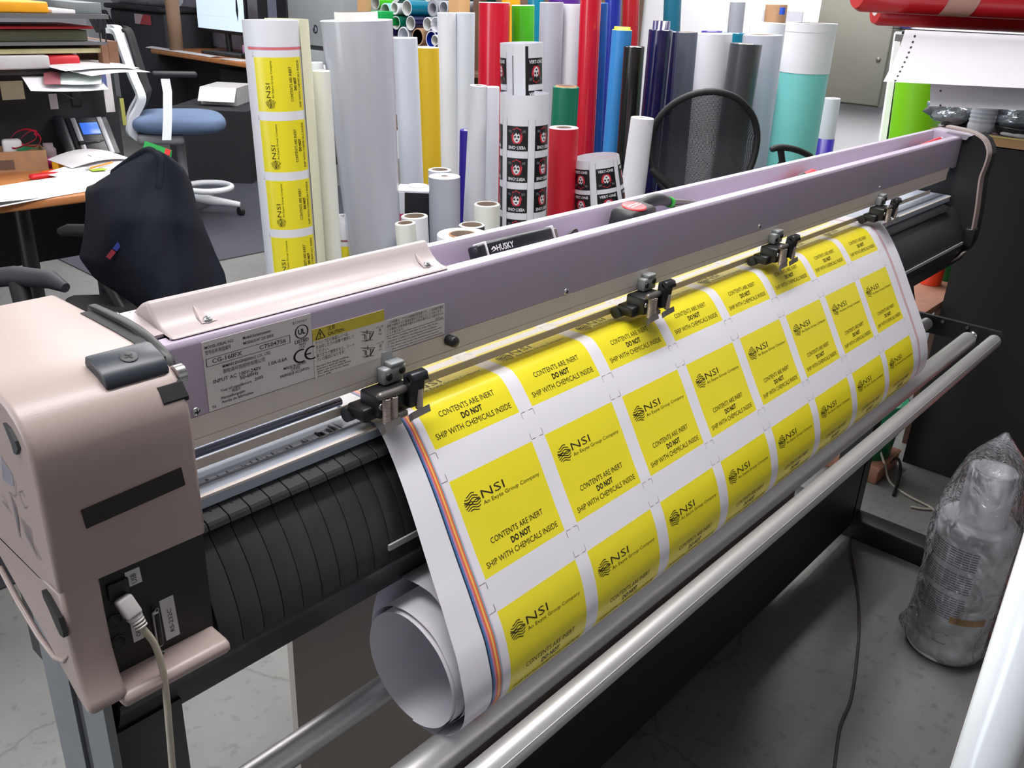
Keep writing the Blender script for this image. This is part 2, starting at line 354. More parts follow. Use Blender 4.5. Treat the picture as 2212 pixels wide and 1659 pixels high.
# near end cap
prof = [(.785, -.262), (.72, -.2605), (.66, -.2600), (.633, -.2605), (.612, -.2625), (.597, -.2660), (.585, -.2718), (.576, -.2795), (.570, -.2890), (.5675, -.300), (.5665, -.32), (.5660, -.36), (.5655, -.405), (.575, -.405), (.60, -.412), (.785, -.412)]
cp = MB().prism(prof, .1815, .2965, smooth=True, rnd=.004)
lowp = [(.5655, -.404), (.5640, -.435), (.5615, -.466), (.5560, -.488), (.5515, -.4965), (.549, -.501), (.5505, -.5065), (.556, -.510), (.572, -.503), (.62, -.470), (.69, -.428), (.72, -.410), (.72, -.404)]
cp.prism(lowp, .1815, .2105, smooth=True, rnd=.004)
cap = obj('end_cap', cp, CAPB, cut); autosmooth(cap, 50)
lip = [(.549, -.5035), (.5465, -.506), (.546, -.511), (.549, -.5150), (.555, -.5165), (.60, -.516), (.60, -.5025), (.553, -.5025)]
a = obj('cap_shelf', MB().prism(lip, .206, .2970, smooth=True, rnd=.003), CAPB, cut); autosmooth(a, 50)
# seam arc and lever
arc = [(.728, -.2575), (.70, -.256), (.672, -.2552), (.650, -.2562), (.631, -.2590), (.616, -.2635), (.605, -.268), (.599, -.276), (.603, -.285), (.64, -.27), (.70, -.263), (.728, -.264)]
a = obj('seam_gasket', MB().prism(arc, .2975, .3065, smooth=True, rnd=.002), BLACKP, cut); autosmooth(a, 50)
obj('seam_slot', MB().prism([(.72, -.2598), (.66, -.2591), (.633, -.2596), (.612, -.2616), (.60, -.2645), (.60, -.272), (.72, -.27)], .2885, .2976), mat('slot_black', (12, 12, 14), .6), cut)
LEV = mat('lever_plastic', (44, 50, 58), 0.36, noise=0.06)
lv = [(.6165, -.2605), (.6145, -.2548), (.608, -.2540), (.591, -.2598), (.5862, -.2640), (.5842, -.2685), (.5855, -.2730), (.592, -.2735), (.61, -.267)]
a = obj('latch_lever', MB().prism(lv, .2440, .2920, smooth=True, rnd=.0018), LEV, cut); autosmooth(a, 40)
sw = MB().lathe(C(.2690, .599, -.2573), (0, -.33, .94), [(-.001, .0066), (.0008, .0066), (.0012, .006), (.0012, .0001)], 20)
for ang in (0.4, 0.4 + math.pi / 2):
    ex = V(math.cos(ang), math.sin(ang) * .94, math.sin(ang) * .33); ey = V(-math.sin(ang), math.cos(ang) * .94, math.cos(ang) * .33); c0 = C(.2690, .5985, -.2559)
    sw.add([c0 + ex * .0034 + ey * .0008, c0 - ex * .0034 + ey * .0008, c0 - ex * .0034 - ey * .0008, c0 + ex * .0034 - ey * .0008], [(0, 1, 2, 3)], 1)
obj('lever_screw', sw, [DARKG, mat('slot_black', (12, 12, 14), .6)], cut)
obj('lever_notch', MB().prism([(.5775, -.2775), (.570, -.287), (.5705, -.2905), (.585, -.2905), (.59, -.275)], .277, .2968), mat('slot_black', (12, 12, 14), .6), cut)
obj('latch_pin', MB().cyl(C(.2965, .588, -.276), C(.3035, .588, -.276), .0075, n=16), CHROME, cut)
# tape strip, side details
fp = plane_fn(C(.2055, .5658, -.345), V(.0765, 0, .0045), V(.0015, -.0003, -.0158))
ts = MB().add([fp(0, 0), fp(1, 0), fp(1, 1), fp(0, 1)] + [fp(u, v) + V(0, -.0004, 0) for u, v in ((0, 0), (1, 0), (1, 1), (0, 1))], [(4, 5, 6, 7), (0, 1, 5, 4), (1, 2, 6, 5), (2, 3, 7, 6), (3, 0, 4, 7)])
obj('black_tape', ts, mat('black_tape', (34, 24, 24), .55, noise=.1), cut)
def sidept(u, v): return C(.1811, u, v)
om = MB(); oc = [(.602, -.2815), (.5935, -.2825), (.585, -.289), (.583, -.294), (.5885, -.3005), (.5925, -.301), (.594, -.294)]
om.add([C(.1817, *p) for p in oc] + [C(.1795, p[0] + .0005, p[1]) for p in oc], [list(range(7, 14))] + [(i, (i + 1) % 7, 7 + (i + 1) % 7, 7 + i) for i in range(7)])
obj('side_plug', om, DARKG, cut)
hd = MB(); hp = [(.590, -.412), (.583, -.413), (.567, -.424), (.5625, -.434), (.564, -.4395), (.570, -.4405), (.5745, -.436), (.583, -.424), (.589, -.418)]
hd.add([C(.1817, *p) for p in hp] + [C(.1780, *p) for p in hp], [list(range(9, 18))] + [(i, (i + 1) % 9, 9 + (i + 1) % 9, 9 + i) for i in range(9)])
obj('side_handle', hd, BLACKP, cut)
sb = MB(); random.seed(5)
def sp(px, py): r = atX(px, py, .1808); return r
def sstroke(pts, wd, mi=0):
    P3 = [sp(*p) for p in pts]
    for a, b in zip(P3[:-1], P3[1:]):
        d = (b - a); n = V(0, -d.z, d.y).normalized() * wd / 2; sb.add([a + n, b + n, b - n, a - n], [(0, 1, 2, 3)], mi)
def zc(x, y): return (x / 4.606, 880 + y / 4.606)
for k in range(9): sstroke([zc(90 + k * 8, 850 + k * 16), zc(130 + k * 7, 1000 + k * 20), zc(150 + k * 5, 1080 + k * 26)], .0005)
for k in range(9): sstroke([zc(195 + k * 13, 1090 + k * 14), zc(235 + k * 11, 1220 + k * 18), zc(270 + k * 13, 1310 + k * 25)], .0006)
sstroke([zc(340, 1380), zc(370, 1450), zc(403, 1525)], .0009); sstroke([zc(165, 1080), zc(180, 1180), zc(196, 1300)], .0008)
sstroke([zc(235, 890), zc(212, 828), zc(182, 850), zc(205, 930), zc(245, 1005), zc(262, 990)], .0007)
sstroke([zc(20, 870), zc(60, 950), zc(75, 1000), zc(20, 930), zc(70, 1000), zc(108, 1055)], .0006); sstroke([zc(80, 840), zc(140, 890), zc(152, 860), zc(142, 720)], .0006)
for k in range(14): sstroke([zc(0 + k * 9, 480 + k * 14), zc(10 + k * 9, 640 + k * 9), zc(16 + k * 9, 720 + k * 6)], .0006, 1)
obj('marker_scribble', sb, [mat('faded_marker', (104, 102, 108), .6, noise=.2), mat('blue_marker', (150, 156, 178), .6, noise=.1)], cut)
grv = MB().tube([atX(px, py, .1812) for px, py in ((0, 1225), (40, 1300), (85, 1375), (118, 1420), (138, 1428), (146, 1418))], [.0022, .0024, .0024, .0022, .0018, .0008], 8)
obj('side_bead', grv, CAPB, cut)
# connector panel
PAN = mat('connector_black', (30, 27, 27), .5, noise=.1)
pan = obj('port_panel', MB().box(C(.2095, .574, -.505), C(.2975, .60, -.404)), PAN, cut)
STK = mat('sticker_paper', (205, 202, 203), .55, noise=.02)
STW = mat('sticker_white', (242, 236, 228), .55, noise=.02)
def yplane(x, z, wx, hz, y, sx=0.0): return plane_fn(C(x, y, z), V(wx, 0, 0), V(sx, 0, -hz))
def sticker(parent, x, z, wx, hz, y, m, sx=0.0, name='sticker', label=None):
    fn = yplane(x, z, wx, hz, y, sx); b = MB(); q = [fn(0, 0), fn(1, 0), fn(1, 1), fn(0, 1)]
    b.add(q + [p + V(0, .0005, 0) for p in q], [(0, 1, 2, 3), (0, 4, 5, 1), (1, 5, 6, 2), (2, 6, 7, 3), (3, 7, 4, 0)])
    o = obj(name, b, m, parent, label); return o, yplane(x, z, wx, hz, y - .0003, sx)
def vtext(parent, fn, body, u0, u1, v0, v1):                                  # text running upwards: starts at (.., v1), ends v0; u0 = cap side, u1 = baseline
    b = MB(); text_to(b, body, lambda a, c: fn(u1 + c * 1.0, v1 + (v0 - v1) * a), 0, 1, 0, u1 - u0); return obj('printed_text', b, INK2, parent)
s1, f1 = sticker(pan, .2315, -.4155, .0115, .0140, .5735, STK, .0008, label='white USB sticker'); vtext(s1, f1, 'USB', .28, .66, .25, .85)
s1, f1 = sticker(pan, .2545, -.4545, .0118, .0400, .5735, STK, .0015, label='white RS-232C sticker'); vtext(s1, f1, 'RS-232C', .36, .68, .27, .84)
s1, f1 = sticker(pan, .2295, -.4560, .0085, .0250, .5735, STK, .0008, label='white OPTION sticker'); vtext(s1, f1, 'OPTION', .30, .72, .05, .84)
db = MB().rbox(C(.2462, .5700, -.4955), C(.2528, .575, -.4595), .002)
pt = obj('serial_port', db, CHROME, pan)
obj('serial_socket', MB().rbox(C(.2475, .5692, -.4935), C(.2518, .572, -.4615), .0015), BLACKP, pan)
for sz in (-.4565, -.4990): obj('jack_post', MB().cyl(C(.2490, .574, sz), C(.2490, .5672, sz), .0021, n=6).cyl(C(.2490, .5672, sz), C(.2490, .5670, sz), .0012, n=8, mi=1), [CHROME, BLACKP], pan)
for sz in (-.4535, -.4735): obj('round_port', MB().lathe(C(.2185, .574, sz), (0, -1, 0), [(0, .0062), (.0015, .0062), (.0015, .0056), (.0004, .0054), (.0003, .0001)], 20, mis=[0, 0, 1, 1]), [DARKG, BLACKP], pan)
obj('usb_port', MB().rbox(C(.2165, .571, -.4325), C(.2330, .576, -.4190), .001), BLACKP, pan)
# usb cable: a thing of its own, plugged into the panel
uc = thing('usb_cable', 'cream cable with ribbed white plug hanging from the black connector panel', 'cable', (.2245, .55, 0.6))
pm = MB(); 
Mx = Matrix.Translation(C(.2262, .5640, -.4385)) @ Matrix.Rotation(math.radians(-14), 4, 'Y') @ Matrix.Rotation(math.radians(-28), 4, 'X')
pm.rbox((-.0062, -.007, -.0085), (.0062, .0068, .0085), .002, M=Mx)
pm.lathe(Mx @ V(0, 0, -.0085), Mx.to_3x3() @ V(0, 0, -1), [(0, .0066), (.002, .0058), (.0055, .0045)], 12)
obj('plug', pm, mat('white_plug', (214, 208, 208), .4), uc)
rm = MB()
for k in range(4):
    c0 = Mx @ V(0, 0, -.010 - k * .0026); d = (Mx.to_3x3() @ V(0, 0, -1)); rm.lathe(c0, d, [(0, .0046), (0, .0058 - k * .0003), (.0015, .0058 - k * .0003), (.0015, .0046)], 12)
obj('strain_relief', rm, mat('white_plug', (214, 208, 208), .4), uc)
c0 = Mx @ V(0, 0, -.013)
cpts = crspline([c0, Mx @ V(0, 0, -.020), C(.2370, .552, -.475), C(.2385, .548, -.505), C(.2350, .545, -.56), C(.231, .545, -.64), C(.229, .56, -.85), C(.232, .60, -1.10), C(.26, .66, -1.30), C(.36, .80, -1.435), C(.45, 1.1, -1.4455)], 6)
obj('cord', MB().tube(cpts, .0028, 8), mat('cream_cord', (182, 174, 156), .5, noise=.06, nscale=80), uc)
# rating plate, caution sticker, notice sticker
PL = mat('rating_silver', (238, 232, 230), .45, .05, noise=.01)
pl, f = sticker(cut, .3600, -.2872, .1135, .0662, .6592, PL, .0010, 'rating_plate', 'silver rating plate with black printing')
b = MB()
def T(body, u0, u1, v0, h, bold=0): text_to(b, body, f, u0, u1, v0, h, bold)
T('MODEL-SERIAL NO.', .02, .27, .105, .042, .01); T('Modell-Seriennummer', .35, .61, .115, .045, .01); T('型号名称·制造编号', .02, .24, .185, .05); T('MODELE-N° DE SERIE', .35, .63, .19, .042, .01)
T('CG-160FX', .07, .33, .325, .062, .008); T('C7504756', .49, .74, .325, .062, .008)
for q in ([(.02, .245), (.78, .235), (.78, .35), (.02, .355), (.02, .245)],): stroke(b, f, q, .006)
T('MIMAKI ENGINEERING CO., LTD.', .15, .59, .43, .045, .006); T('御牧高科技股份有限公司', .15, .53, .51, .052); T('INPUT AC 100V-240V', .06, .49, .615, .055, .006); T('1.0A-0.6A', .56, .74, .60, .055, .006); T('50-60Hz', .29, .46, .675, .055, .006)
T('Year of manufacture', .11, .39, .765, .042, .008); T('制造年', .21, .29, .815, .042); T('2005', .42, .50, .755, .045, .008); T('Herstellungsjahr', .11, .33, .875, .042, .008); T('Année de fabrication', .11, .40, .935, .042, .008)
T('E175907', .82, .96, .10, .04); T('UL', .865, .935, .27, .08, .03); T('LISTED', .825, .965, .395, .052, .02); T('96PJ', .865, .93, .44, .035); T('I.T.E.', .865, .925, .485, .035)
for k in range(24):
    a0, a1 = k / 24 * 6.2832, (k + 1) / 24 * 6.2832; stroke(b, f, [(.90 + .062 * math.cos(a0), .235 + .098 * math.sin(a0)), (.90 + .062 * math.cos(a1), .235 + .098 * math.sin(a1))], .012)
def arcs(cx, cy, rx, ry, a, e, wd, n=14):
    stroke(b, f, [(cx + rx * math.cos(a + (e - a) * i / n), cy + ry * math.sin(a + (e - a) * i / n)) for i in range(n + 1)], wd)
arcs(.88, .60, .07, .095, 1.2, 5.08, .020); arcs(.99, .60, .07, .095, 1.2, 5.08, .020); stroke(b, f, [(.925, .60), (.975, .60)], .02)
T('MADE IN JAPAN', .70, .92, .735, .042, .008); T('日本制造', .77, .86, .785, .042); T('FABRIQUE AU JAPON', .66, .95, .84, .042, .008)
stroke(b, f, [(.03, .93), (.055, .93), (.055, .96), (.03, .96), (.03, .93), (.055, .96)], .004)
obj('printed_text', b, INK2, pl)
pl, f = sticker(cut, .4742, -.3040, .0898, .0515, .6591, STW, .0010, 'caution_sticker', 'white caution sticker with a yellow band')
b = MB(); poly(b, lambda u, v: f(u, v) + V(0, .0002, 0), [(0, 0), (1, 0), (1, .235), (0, .235)], 1)
T('注意', .20, .30, .095, .075); T('CAUTION', .20, .42, .20, .07, .01); stroke(b, f, [(.04, .21), (.10, .03), (.16, .21), (.04, .21)], .012); stroke(b, f, [(.10, .09), (.10, .15)], .014); stroke(b, f, [(.10, .175), (.10, .188)], .014)
for i, s in enumerate(('クランプ圧の強弱レバーは、', '左右同じ圧力の状態で使用して', 'ください。', '違う圧力で使用すると、シート', 'ズレの原因になります。')): T(s, .03, (.48, .55, .20, .55, .42)[i], .315 + i * .085, .058)
for i, s in enumerate(('Be sure the sheet holding', 'pressure with all clamp', 'levers set at the same force.', 'The different force cause', 'sheet drift.')): T(s, .03, (.46, .42, .50, .46, .22)[i], .77 + i * .053, .036, .006)
for v0 in (.30, .64):
    for q in ([(.64, v0 + .02), (.84, v0 + .10), (.80, v0 + .20), (.70, v0 + .26)], [(.66, v0 + .08), (.72, v0 + .12), (.72, v0 + .25), (.78, v0 + .25), (.78, v0 + .10)], [(.68, v0 + .05), (.80, v0 + .12)], [(.82, v0 + .12), (.78, v0 + .24)], [(.66, v0 + .22), (.82, v0 + .27)], [(.70, v0 + .10), (.70, v0 + .2)], [(.74, v0 + .02), (.74, v0 + .1)]): stroke(b, f, q, .009)
    T('クランプ圧', .87, .98, v0 + .06, .04); T('強' if v0 < .5 else '弱', .91, .945, v0 + .13, .05); T('High' if v0 < .5 else 'Low', .905, .955, v0 + .20, .035)
obj('printed_text', b, [INK2, mat('caution_yellow', (226, 204, 66), .5, noise=.01)], pl)
pl, f = sticker(cut, .5645, -.3165, .0862, .0362, .6590, PL, .0005, 'notice_sticker', 'silver notice sticker of small print')
b = MB()
for i, s in enumerate(('この装置は、クラスA情報技術装置です。この装置を家庭', '環境で使用すると電波妨害を引き起こすことがあります。', 'この場合には使用者が適切な対策を講ずるよう要求される', 'ことがあります。')): T(s, (.06, .03, .03, .03)[i], (.97, .95, .97, .30)[i], .13 + i * .105, .07)
T('VCCI-A', .83, .96, .46, .065, .01); stroke(b, f, [(.02, .50), (.98, .48)], .012)
for i, s in enumerate(('This device complies with Part 15 of the FCC Rules.', 'Operation is subject to the following two conditions.', '① This device may not cause harmful interference, and', '② this device must accept any interference received,', 'including interference that may cause undesired operation.')): T(s, .03, (.88, .86, .93, .89, .97)[i], .595 + i * .09, .055)
obj('printed_text', b, INK2, pl)
# pinch roller clamps
BRK = mat('bracket_gray', (158, 162, 164), .38, .2, noise=.03)
def clamp(X, tab=False):
    a = MB()
    a.rbox(C(X - .0160, .6475, -.3835), C(X + .0150, .6600, -.3655), .002)
    a.rbox(C(X - .0070, .6465, -.3655), C(X + .0120, .6600, -.3605), .0015)
    if tab: a.rbox(C(X - .0090, .6580, -.3660), C(X + .0050, .6600, -.3505), .0006)
    cl = obj('pinch_clamp', a, BRK, cut)
    obj('clamp_body', MB().rbox(C(X - .0380, .6290, -.4090), C(X + .012, .662, -.3840), .003).rbox(C(X - .050, .640, -.413), C(X - .012, .668, -.398), .003), BLACKP, cl)
    for dx, dz in ((-.0095, -.3745), (.0085, -.3715)): obj('mounting_screw', MB().lathe(C(X + dx, .6478, dz), (0, -1, 0), [(0, .0042), (.0016, .0042), (.0022, .003), (.0022, .0001)], 12), BLACKP, cl)
    obj('lever_shaft', MB().cyl(C(X - .0430, .6225, -.3780), C(X - .002, .630, -.3835), .0042, n=12).ball(C(X - .0430, .6225, -.3780), .0042, n=10, m=6), STEELD, cl)
    obj('pivot_screw', MB().lathe(C(X - .0365, .6285, -.3935), (0, -1, 0), [(0, .0036), (.001, .0036), (.0016, .0022), (.0010, .0010), (.0010, .0001)], 12), CHROME, cl)
    for dx, z0, z1, y in ((-.0358, -.3815, -.4100, .6215), (-.0248, -.3830, -.4092, .6225), (.0103, -.3850, -.4080, .6225)):
        h = []; N = 17
        for i in range(N * 8 + 1): t = i / (N * 8); an = i / 8 * 2 * math.pi; h.append(C(X + dx + .0036 * math.cos(an), y + .0036 * math.sin(an), z0 + (z1 - z0) * t))
        obj('spring', MB().tube(h, .00085, 5), mat('spring_steel', (206, 194, 186), .3, .7, noise=.03), cl)
    hk = MB().ribbon([C(X - .0470, .617, -.4150), C(X - .0430, .6160, -.4108), C(X - .0215, .6160, -.4090)], V(0, -.0025, -.007), .0012); obj('hook_plate', hk, STEELD, cl)
    hk = MB().ribbon([C(X - .0080, .618, -.4128), C(X - .0050, .6160, -.4100), C(X + .0195, .6160, -.4080)], V(0, -.0025, -.007), .0012).rbox(C(X - .020, .622, -.4120), C(X - .005, .634, -.4050), .002); obj('hook_plate', hk, STEELD, cl)
    lm = MB().prism([(.6225, -.4040), (.6190, -.3730), (.6240, -.3680), (.6330, -.3680), (.6350, -.4040)], X - .0035, X + .0165, rnd=.002)
    lm.prism([(.6150, -.3735), (.6180, -.3655), (.6260, -.3640), (.6300, -.3700), (.6240, -.3760)], X - .0035, X + .0185, smooth=True, rnd=.002)
    obj('clamp_lever', lm, mat('lever_black', (30, 33, 38), .32, noise=.05), cl)
    obj('wire_hook', MB().ribbon([C(X + .016, .632, -.383), C(X + .027, .634, -.3805), C(X + .034, .635, -.3830), C(X + .037, .635, -.3865)], V(0, -.004, -.004), .0015), STEELD, cl)
    obj('pinch_roller', MB().cyl(C(X - .052, .668, -.4120), C(X - .036, .668, -.4120), .0078, n=16), mat('gray_rubber', (70, 74, 80), .6), cl)
for i, X in enumerate((.5690, 1.0510, 1.4550, 1.9460)): clamp(X, i == 0)
# far end cap: dark inner cheek with a beige rim
fc = [(.78, -.262), (.70, -.262), (.655, -.266), (.628, -.272), (.607, -.283), (.594, -.301), (.589, -.318), (.590, -.345), (.593, -.372), (.589, -.410), (.584, -.450), (.5805, -.500), (.580, -.535), (.588, -.562), (.604, -.585), (.625, -.600), (.78, -.600)]
fk_ = [(.735, -.282), (.655, -.286)] + fc[3:]
obj('end_cheek', MB().prism(fk_, 2.466, 2.515), mat('cheek_shaded_black', (34, 34, 38), .6, noise=.05), cut)  # inner face near black, its shade put into the colour
obj('cheek_top', MB().prism([(.645, -.2815), (.655, -.2795), (.735, -.2735), (.735, -.285), (.65, -.29)], 2.452, 2.515), LAV, cut)
rimpts = fc[1:12]; rb = MB()
for pts in (fc[1:12], fc[13:16]):
    cpt = crspline([(0, p[0], p[1]) for p in pts], 4); rb.ribbon([C(2.452, p.y, p.z) for p in cpt], V(.034, 0, 0), .004)
obj('cheek_rim', rb, CAPB, cut)
obj('cheek_latch', MB().rbox(C(2.44, .574, -.545), C(2.475, .60, -.500), .004), BLACKP, cut)
obj('tray_end_wall', MB().prism([(.662, -.2835), (.738, -.2750), (.738, -.36), (.662, -.36)], 2.443, 2.466), LAV, cut)
# seat the upper works at their surveyed distance (uniform scaling about the survey station keeps every measured ratio)
KS = .965
def rescale(o, k=KS):
    og = V(0, 0, CAMH)
    for c in o.children: rescale(c, k)
    w_ = wloc(o)
    if o.type == 'MESH':
        for v in o.data.vertices: v.co = og + (v.co + w_ - og) * k - w_
        o.data.update()
UPPER = ('beam', 'clamp_bar', 'tray', 'screw', 'rubber_stop', 'platen', 'cutting_strip', 'knife', 'pressure_rod', 'rating', 'caution', 'notice', 'pinch', 'end_cheek', 'cheek', 'tray_end')
for o in list(cut.children):
    if o.name.startswith(UPPER): rescale(o)
    elif o.name.startswith(('guide_block', 'guide_strip', 'bolt_hole')): rescale(o, .972)
# media bars
bar1 = obj('media_roller', MB().cyl(C(.27, .500, -.747), C(2.328, .500, -.747), .0197, n=28), ALU, cut, 'aluminium roller under the paper roll')
obj('media_roller', MB().cyl(C(.27, .612, -.743), C(2.36, .612, -.743), .0160, n=28), ALU, cut)
gb = MB(); n = 28
gb.cyl(C(.27, .446, -.742), C(2.352, .446, -.742), .0166, n=n); gb.ball(C(2.352, .446, -.742), .0160, n=14, m=8)
gb.tube([C(.27, .4318, -.7328), C(2.35, .4318, -.7328)], .0006, 6)
obj('guard_bar', gb, ALU, cut)
# stand
STAND = mat('stand_black', (30, 31, 33), .45, noise=.06, nscale=6)
LEGG = mat('leg_lit_gray', (128, 132, 136), .45, .3, noise=.03)  # lit side of the black leg, painted lighter gray
lg = obj('stand_leg', MB().box(C(.2075, .584, -1.40), C(.2660, .70, -.569)), STAND, cut)
obj('leg_channel', MB().box(C(.2010, .580, -1.40), C(.2078, .625, -.500)).box(C(.2010, .645, -1.40), C(.2078, .70, -.50)).box(C(.2040, .625, -1.40), C(.2078, .645, -.50), 1), [LEGG, DARKG], cut)
obj('stand_leg', MB().box(C(2.39, .69, -1.40), C(2.45, .765, -.589)), STAND, cut)
for X0, X1 in ((.205, .265), (2.385, 2.46)):
    obj('stand_foot', MB().rbox(C(X0, .40, -1.4495), C(X1, 1.02, -1.385), .008), STAND, cut)
obj('bar_bracket', MB().prism([(.70, -.58), (.65, -.722), (.44, -.722), (.425, -.738), (.436, -.760), (.70, -.775)], 2.372, 2.384), STAND, cut)
for yy, zz in ((.500, -.747), (.612, -.743)): obj('bar_bearing', MB().lathe(C(2.360, yy, zz), (1, 0, 0), [(0, .006), (0, .013), (.012, .013), (.012, .006)], 12), CHROME, cut)
for yy in (.575, .515): obj('thumb_screw', MB().cyl(C(2.3715, yy, -.728), C(2.360, yy, -.728), .004, n=10), CHROME, cut)
obj('cross_panel', MB().box(C(.266, .69, -1.41), C(2.40, .715, -1.175)), STAND, cut)
# gray board standing behind the stand's cross panel
gbd = obj('gray_board', MB().box(C(.4945, .760, -1.4495), C(2.08, .772, -.585)), mat('gray_board', (170, 160, 154), .7, noise=.03, nscale=5))
tag(gbd, 'large plain warm gray board standing upright under the cutter behind the rollers', 'board')
# ------------------------------------------------------------------ printed sheet: drapes off the platen, over the cover, and rolls up on the bars
front = [(.95, -.4105), (.80, -.4105), (.72, -.4100), (.69, -.4095), (.668, -.4085), (.648, -.4082), (.634, -.4084), (.625, -.4102), (.613, -.4195), (.602, -.4322), (.592, -.4447), (.578, -.4640), (.561, -.4905), (.546, -.5160), (.530, -.5430), (.514, -.5690), (.498, -.5970), (.486, -.6190), (.477, -.6440), (.4725, -.6650), (.4730, -.6880), (.4790, -.7040)]
prof = [Vector((p.x, p.y)) for p in crspline([(a, b, 0) for a, b in front], 5)]
rk = [(207, .0800), (235, .0770), (270, .0760), (315, .0790), (360, .0870), (420, .0975), (450, .0930), (475, .0820), (495, .0715), (510, .0660), (540, .0665), (590, .0700), (630, .0710), (700, .0720), (780, .0735), (830, .0700), (860, .0655), (900, .0650), (950, .0670), (1000, .0675), (1080, .0680), (1150, .0680), (1200, .0650), (1230, .0635), (1290, .0650), (1350, .0660)]
wraps = []                                                             # loosely wound spiral: (y, z, x shift of the wrap)
for i in range(0, 191):
    th = 207 + i * 6; k = max(j for j in range(len(rk) - 1) if rk[j][0] <= th); t = (th - rk[k][0]) / (rk[k + 1][0] - rk[k][0]); t = t * t * (3 - 2 * t)
    r = rk[k][1] + (rk[k + 1][1] - rk[k][1]) * t
    sh = .020 * min(1, max(0, (th - 240) / 150)) - .020 * min(1, max(0, (th - 470) / 300)) - .004 * min(1, max(0, (th - 900) / 300))
    wraps.append((.550 + r * math.cos(math.radians(th)), -.668 + r * math.sin(math.radians(th)), sh))
SH = [(p.x, p.y, 0.0) for p in prof] + wraps[2:]
S = [0.0]
for a, b in zip(SH[:-1], SH[1:]): S.append(S[-1] + math.hypot(b[0] - a[0], b[1] - a[1]))
import bisect
def sheet_pt(x, s, off=0.0):
    i = min(max(bisect.bisect_right(S, s) - 1, 0), len(SH) - 2); t = (s - S[i]) / (S[i + 1] - S[i])
    a, b = SH[i], SH[i + 1]; dy, dz = b[0] - a[0], b[1] - a[1]; L = math.hypot(dy, dz)
    x -= .022 * min(1, max(0, (.574 - x) / .054)) * min(1, max(0, (s - .30) / .30))
    return C(x + a[2] + (b[2] - a[2]) * t, a[0] + dy * t + dz / L * off, a[1] + dz * t - dy / L * off)
s1 = S[min(range(len(prof)), key=lambda i: (prof[i].x - .5915) ** 2 + (prof[i].y + .444) ** 2)]
XL0, XL1 = .524, 1.892
LX = [.574 + .157 * k for k in range(8)]; LW = .134; LH = .1105; RP = .1470
rows = [s1 + RP * j + (.024 if j < 0 else 0) for j in range(-3, 5)]
xs = sorted(set([XL0, .5530, .5545, .5565, .5582, .5600, .5618, .5635, .5650, .5665, 1.838, 1.8395, 1.8410, 1.8455, 1.8470, XL1] + LX + [x + LW for x in LX]))
ss = sorted(set([s for s in S] + rows + [r - LH for r in rows]))
ss = [s for s in ss if 0 <= s <= S[-1]]
SHM = [mat('printed_white', (228, 226, 234), .30, noise=.008, nscale=6), mat('printed_yellow', (234, 220, 44), .30, noise=.012, nscale=8), mat('bar_navy', (28, 40, 62), .4, noise=0), mat('bar_blue', (72, 120, 176), .4, noise=0), mat('bar_violet', (196, 130, 168), .4, noise=0), mat('bar_orange', (226, 106, 78), .4, noise=0), mat('bar_yellow', (240, 190, 96), .4, noise=0), mat('bar_teal', (130, 168, 176), .4, noise=0), mat('bar_lilac', (222, 206, 226), .4, noise=0), mat('bar_maroon', (150, 84, 96), .4, noise=0), mat('bar_pink', (220, 184, 190), .4, noise=0)]
stripe = [(.5530, .5545, 2), (.5545, .5565, 3), (.5565, .5582, 4), (.5582, .5600, 5), (.5600, .5618, 6), (.5618, .5635, 5), (.5635, .5650, 7), (.5650, .5665, 8), (1.838, 1.8395, 9), (1.8395, 1.8410, 10), (1.8410, 1.8455, 10), (1.8455, 1.8470, 9)]
def cellmat(x, s):
    if s > S[len(prof) - 1] + .05: return 0
    for a, b, m in stripe:
        if a <= x <= b: return m
    for r in rows:
        if r - LH < s < r:
            for lx in LX:
                if lx < x < lx + LW: return 1
    return 0
pr = thing('printed_label_roll', 'white sheet printed with yellow warning labels, draped over the cutter and rolled below', 'label roll', C(1.206, .547, -.735))
sm = MB(); nx = len(xs)
for s in ss:
    for x in xs: sm.v.append(sheet_pt(x, s))
for j in range(len(ss) - 1):
    for i in range(nx - 1):
        sm.f.append([j * nx + i, j * nx + i + 1, (j + 1) * nx + i + 1, (j + 1) * nx + i]); sm.m.append(cellmat((xs[i] + xs[i + 1]) / 2, (ss[j] + ss[j + 1]) / 2)); sm.sm.append(True)
obj('vinyl_sheet', sm, SHM, pr)
# logo of wavy lines (circle clipped), shared by every printed label
def logo_strokes(b, fn, u0, u1, v0, v1, wd):
    cu, cv, ru, rv = (u0 + u1) / 2, (v0 + v1) / 2, (u1 - u0) / 2, (v1 - v0) / 2
    for k, (amp, ph) in enumerate([(.30, 0), (.30, 0), (.30, 0), (.30, 0), (.30, 0), (.30, 0), (.30, 0)]):
        for sgn in ((1,) if k not in (3,) else (1, -1)):
            yy = -0.86 + k * 1.72 / 6; half = math.sqrt(max(0, 1.02 - yy * yy)); pts = []
            sg = -1 if k < 3 else 1
            if k == 3: sg = sgn
            for i in range(13):
                t = -half + 2 * half * i / 12; pts.append((cu + ru * t, cv + rv * (yy + sg * .13 * math.sin(t * 4.2 + (0.6 if k < 3 else -.6)))))
            stroke(b, fn, pts, wd)
LAB = [('NSI', .262, .530, .290, .088, -.006), ('An Exyte Group Company', .255, .945, .352, .040, -.004), ('CONTENTS ARE INERT', .187, .832, .728, .062, 0), ('DO NOT', .394, .634, .822, .062, .035), ('SHIP WITH CHEMICALS INSIDE', .060, .942, .922, .062, 0)]
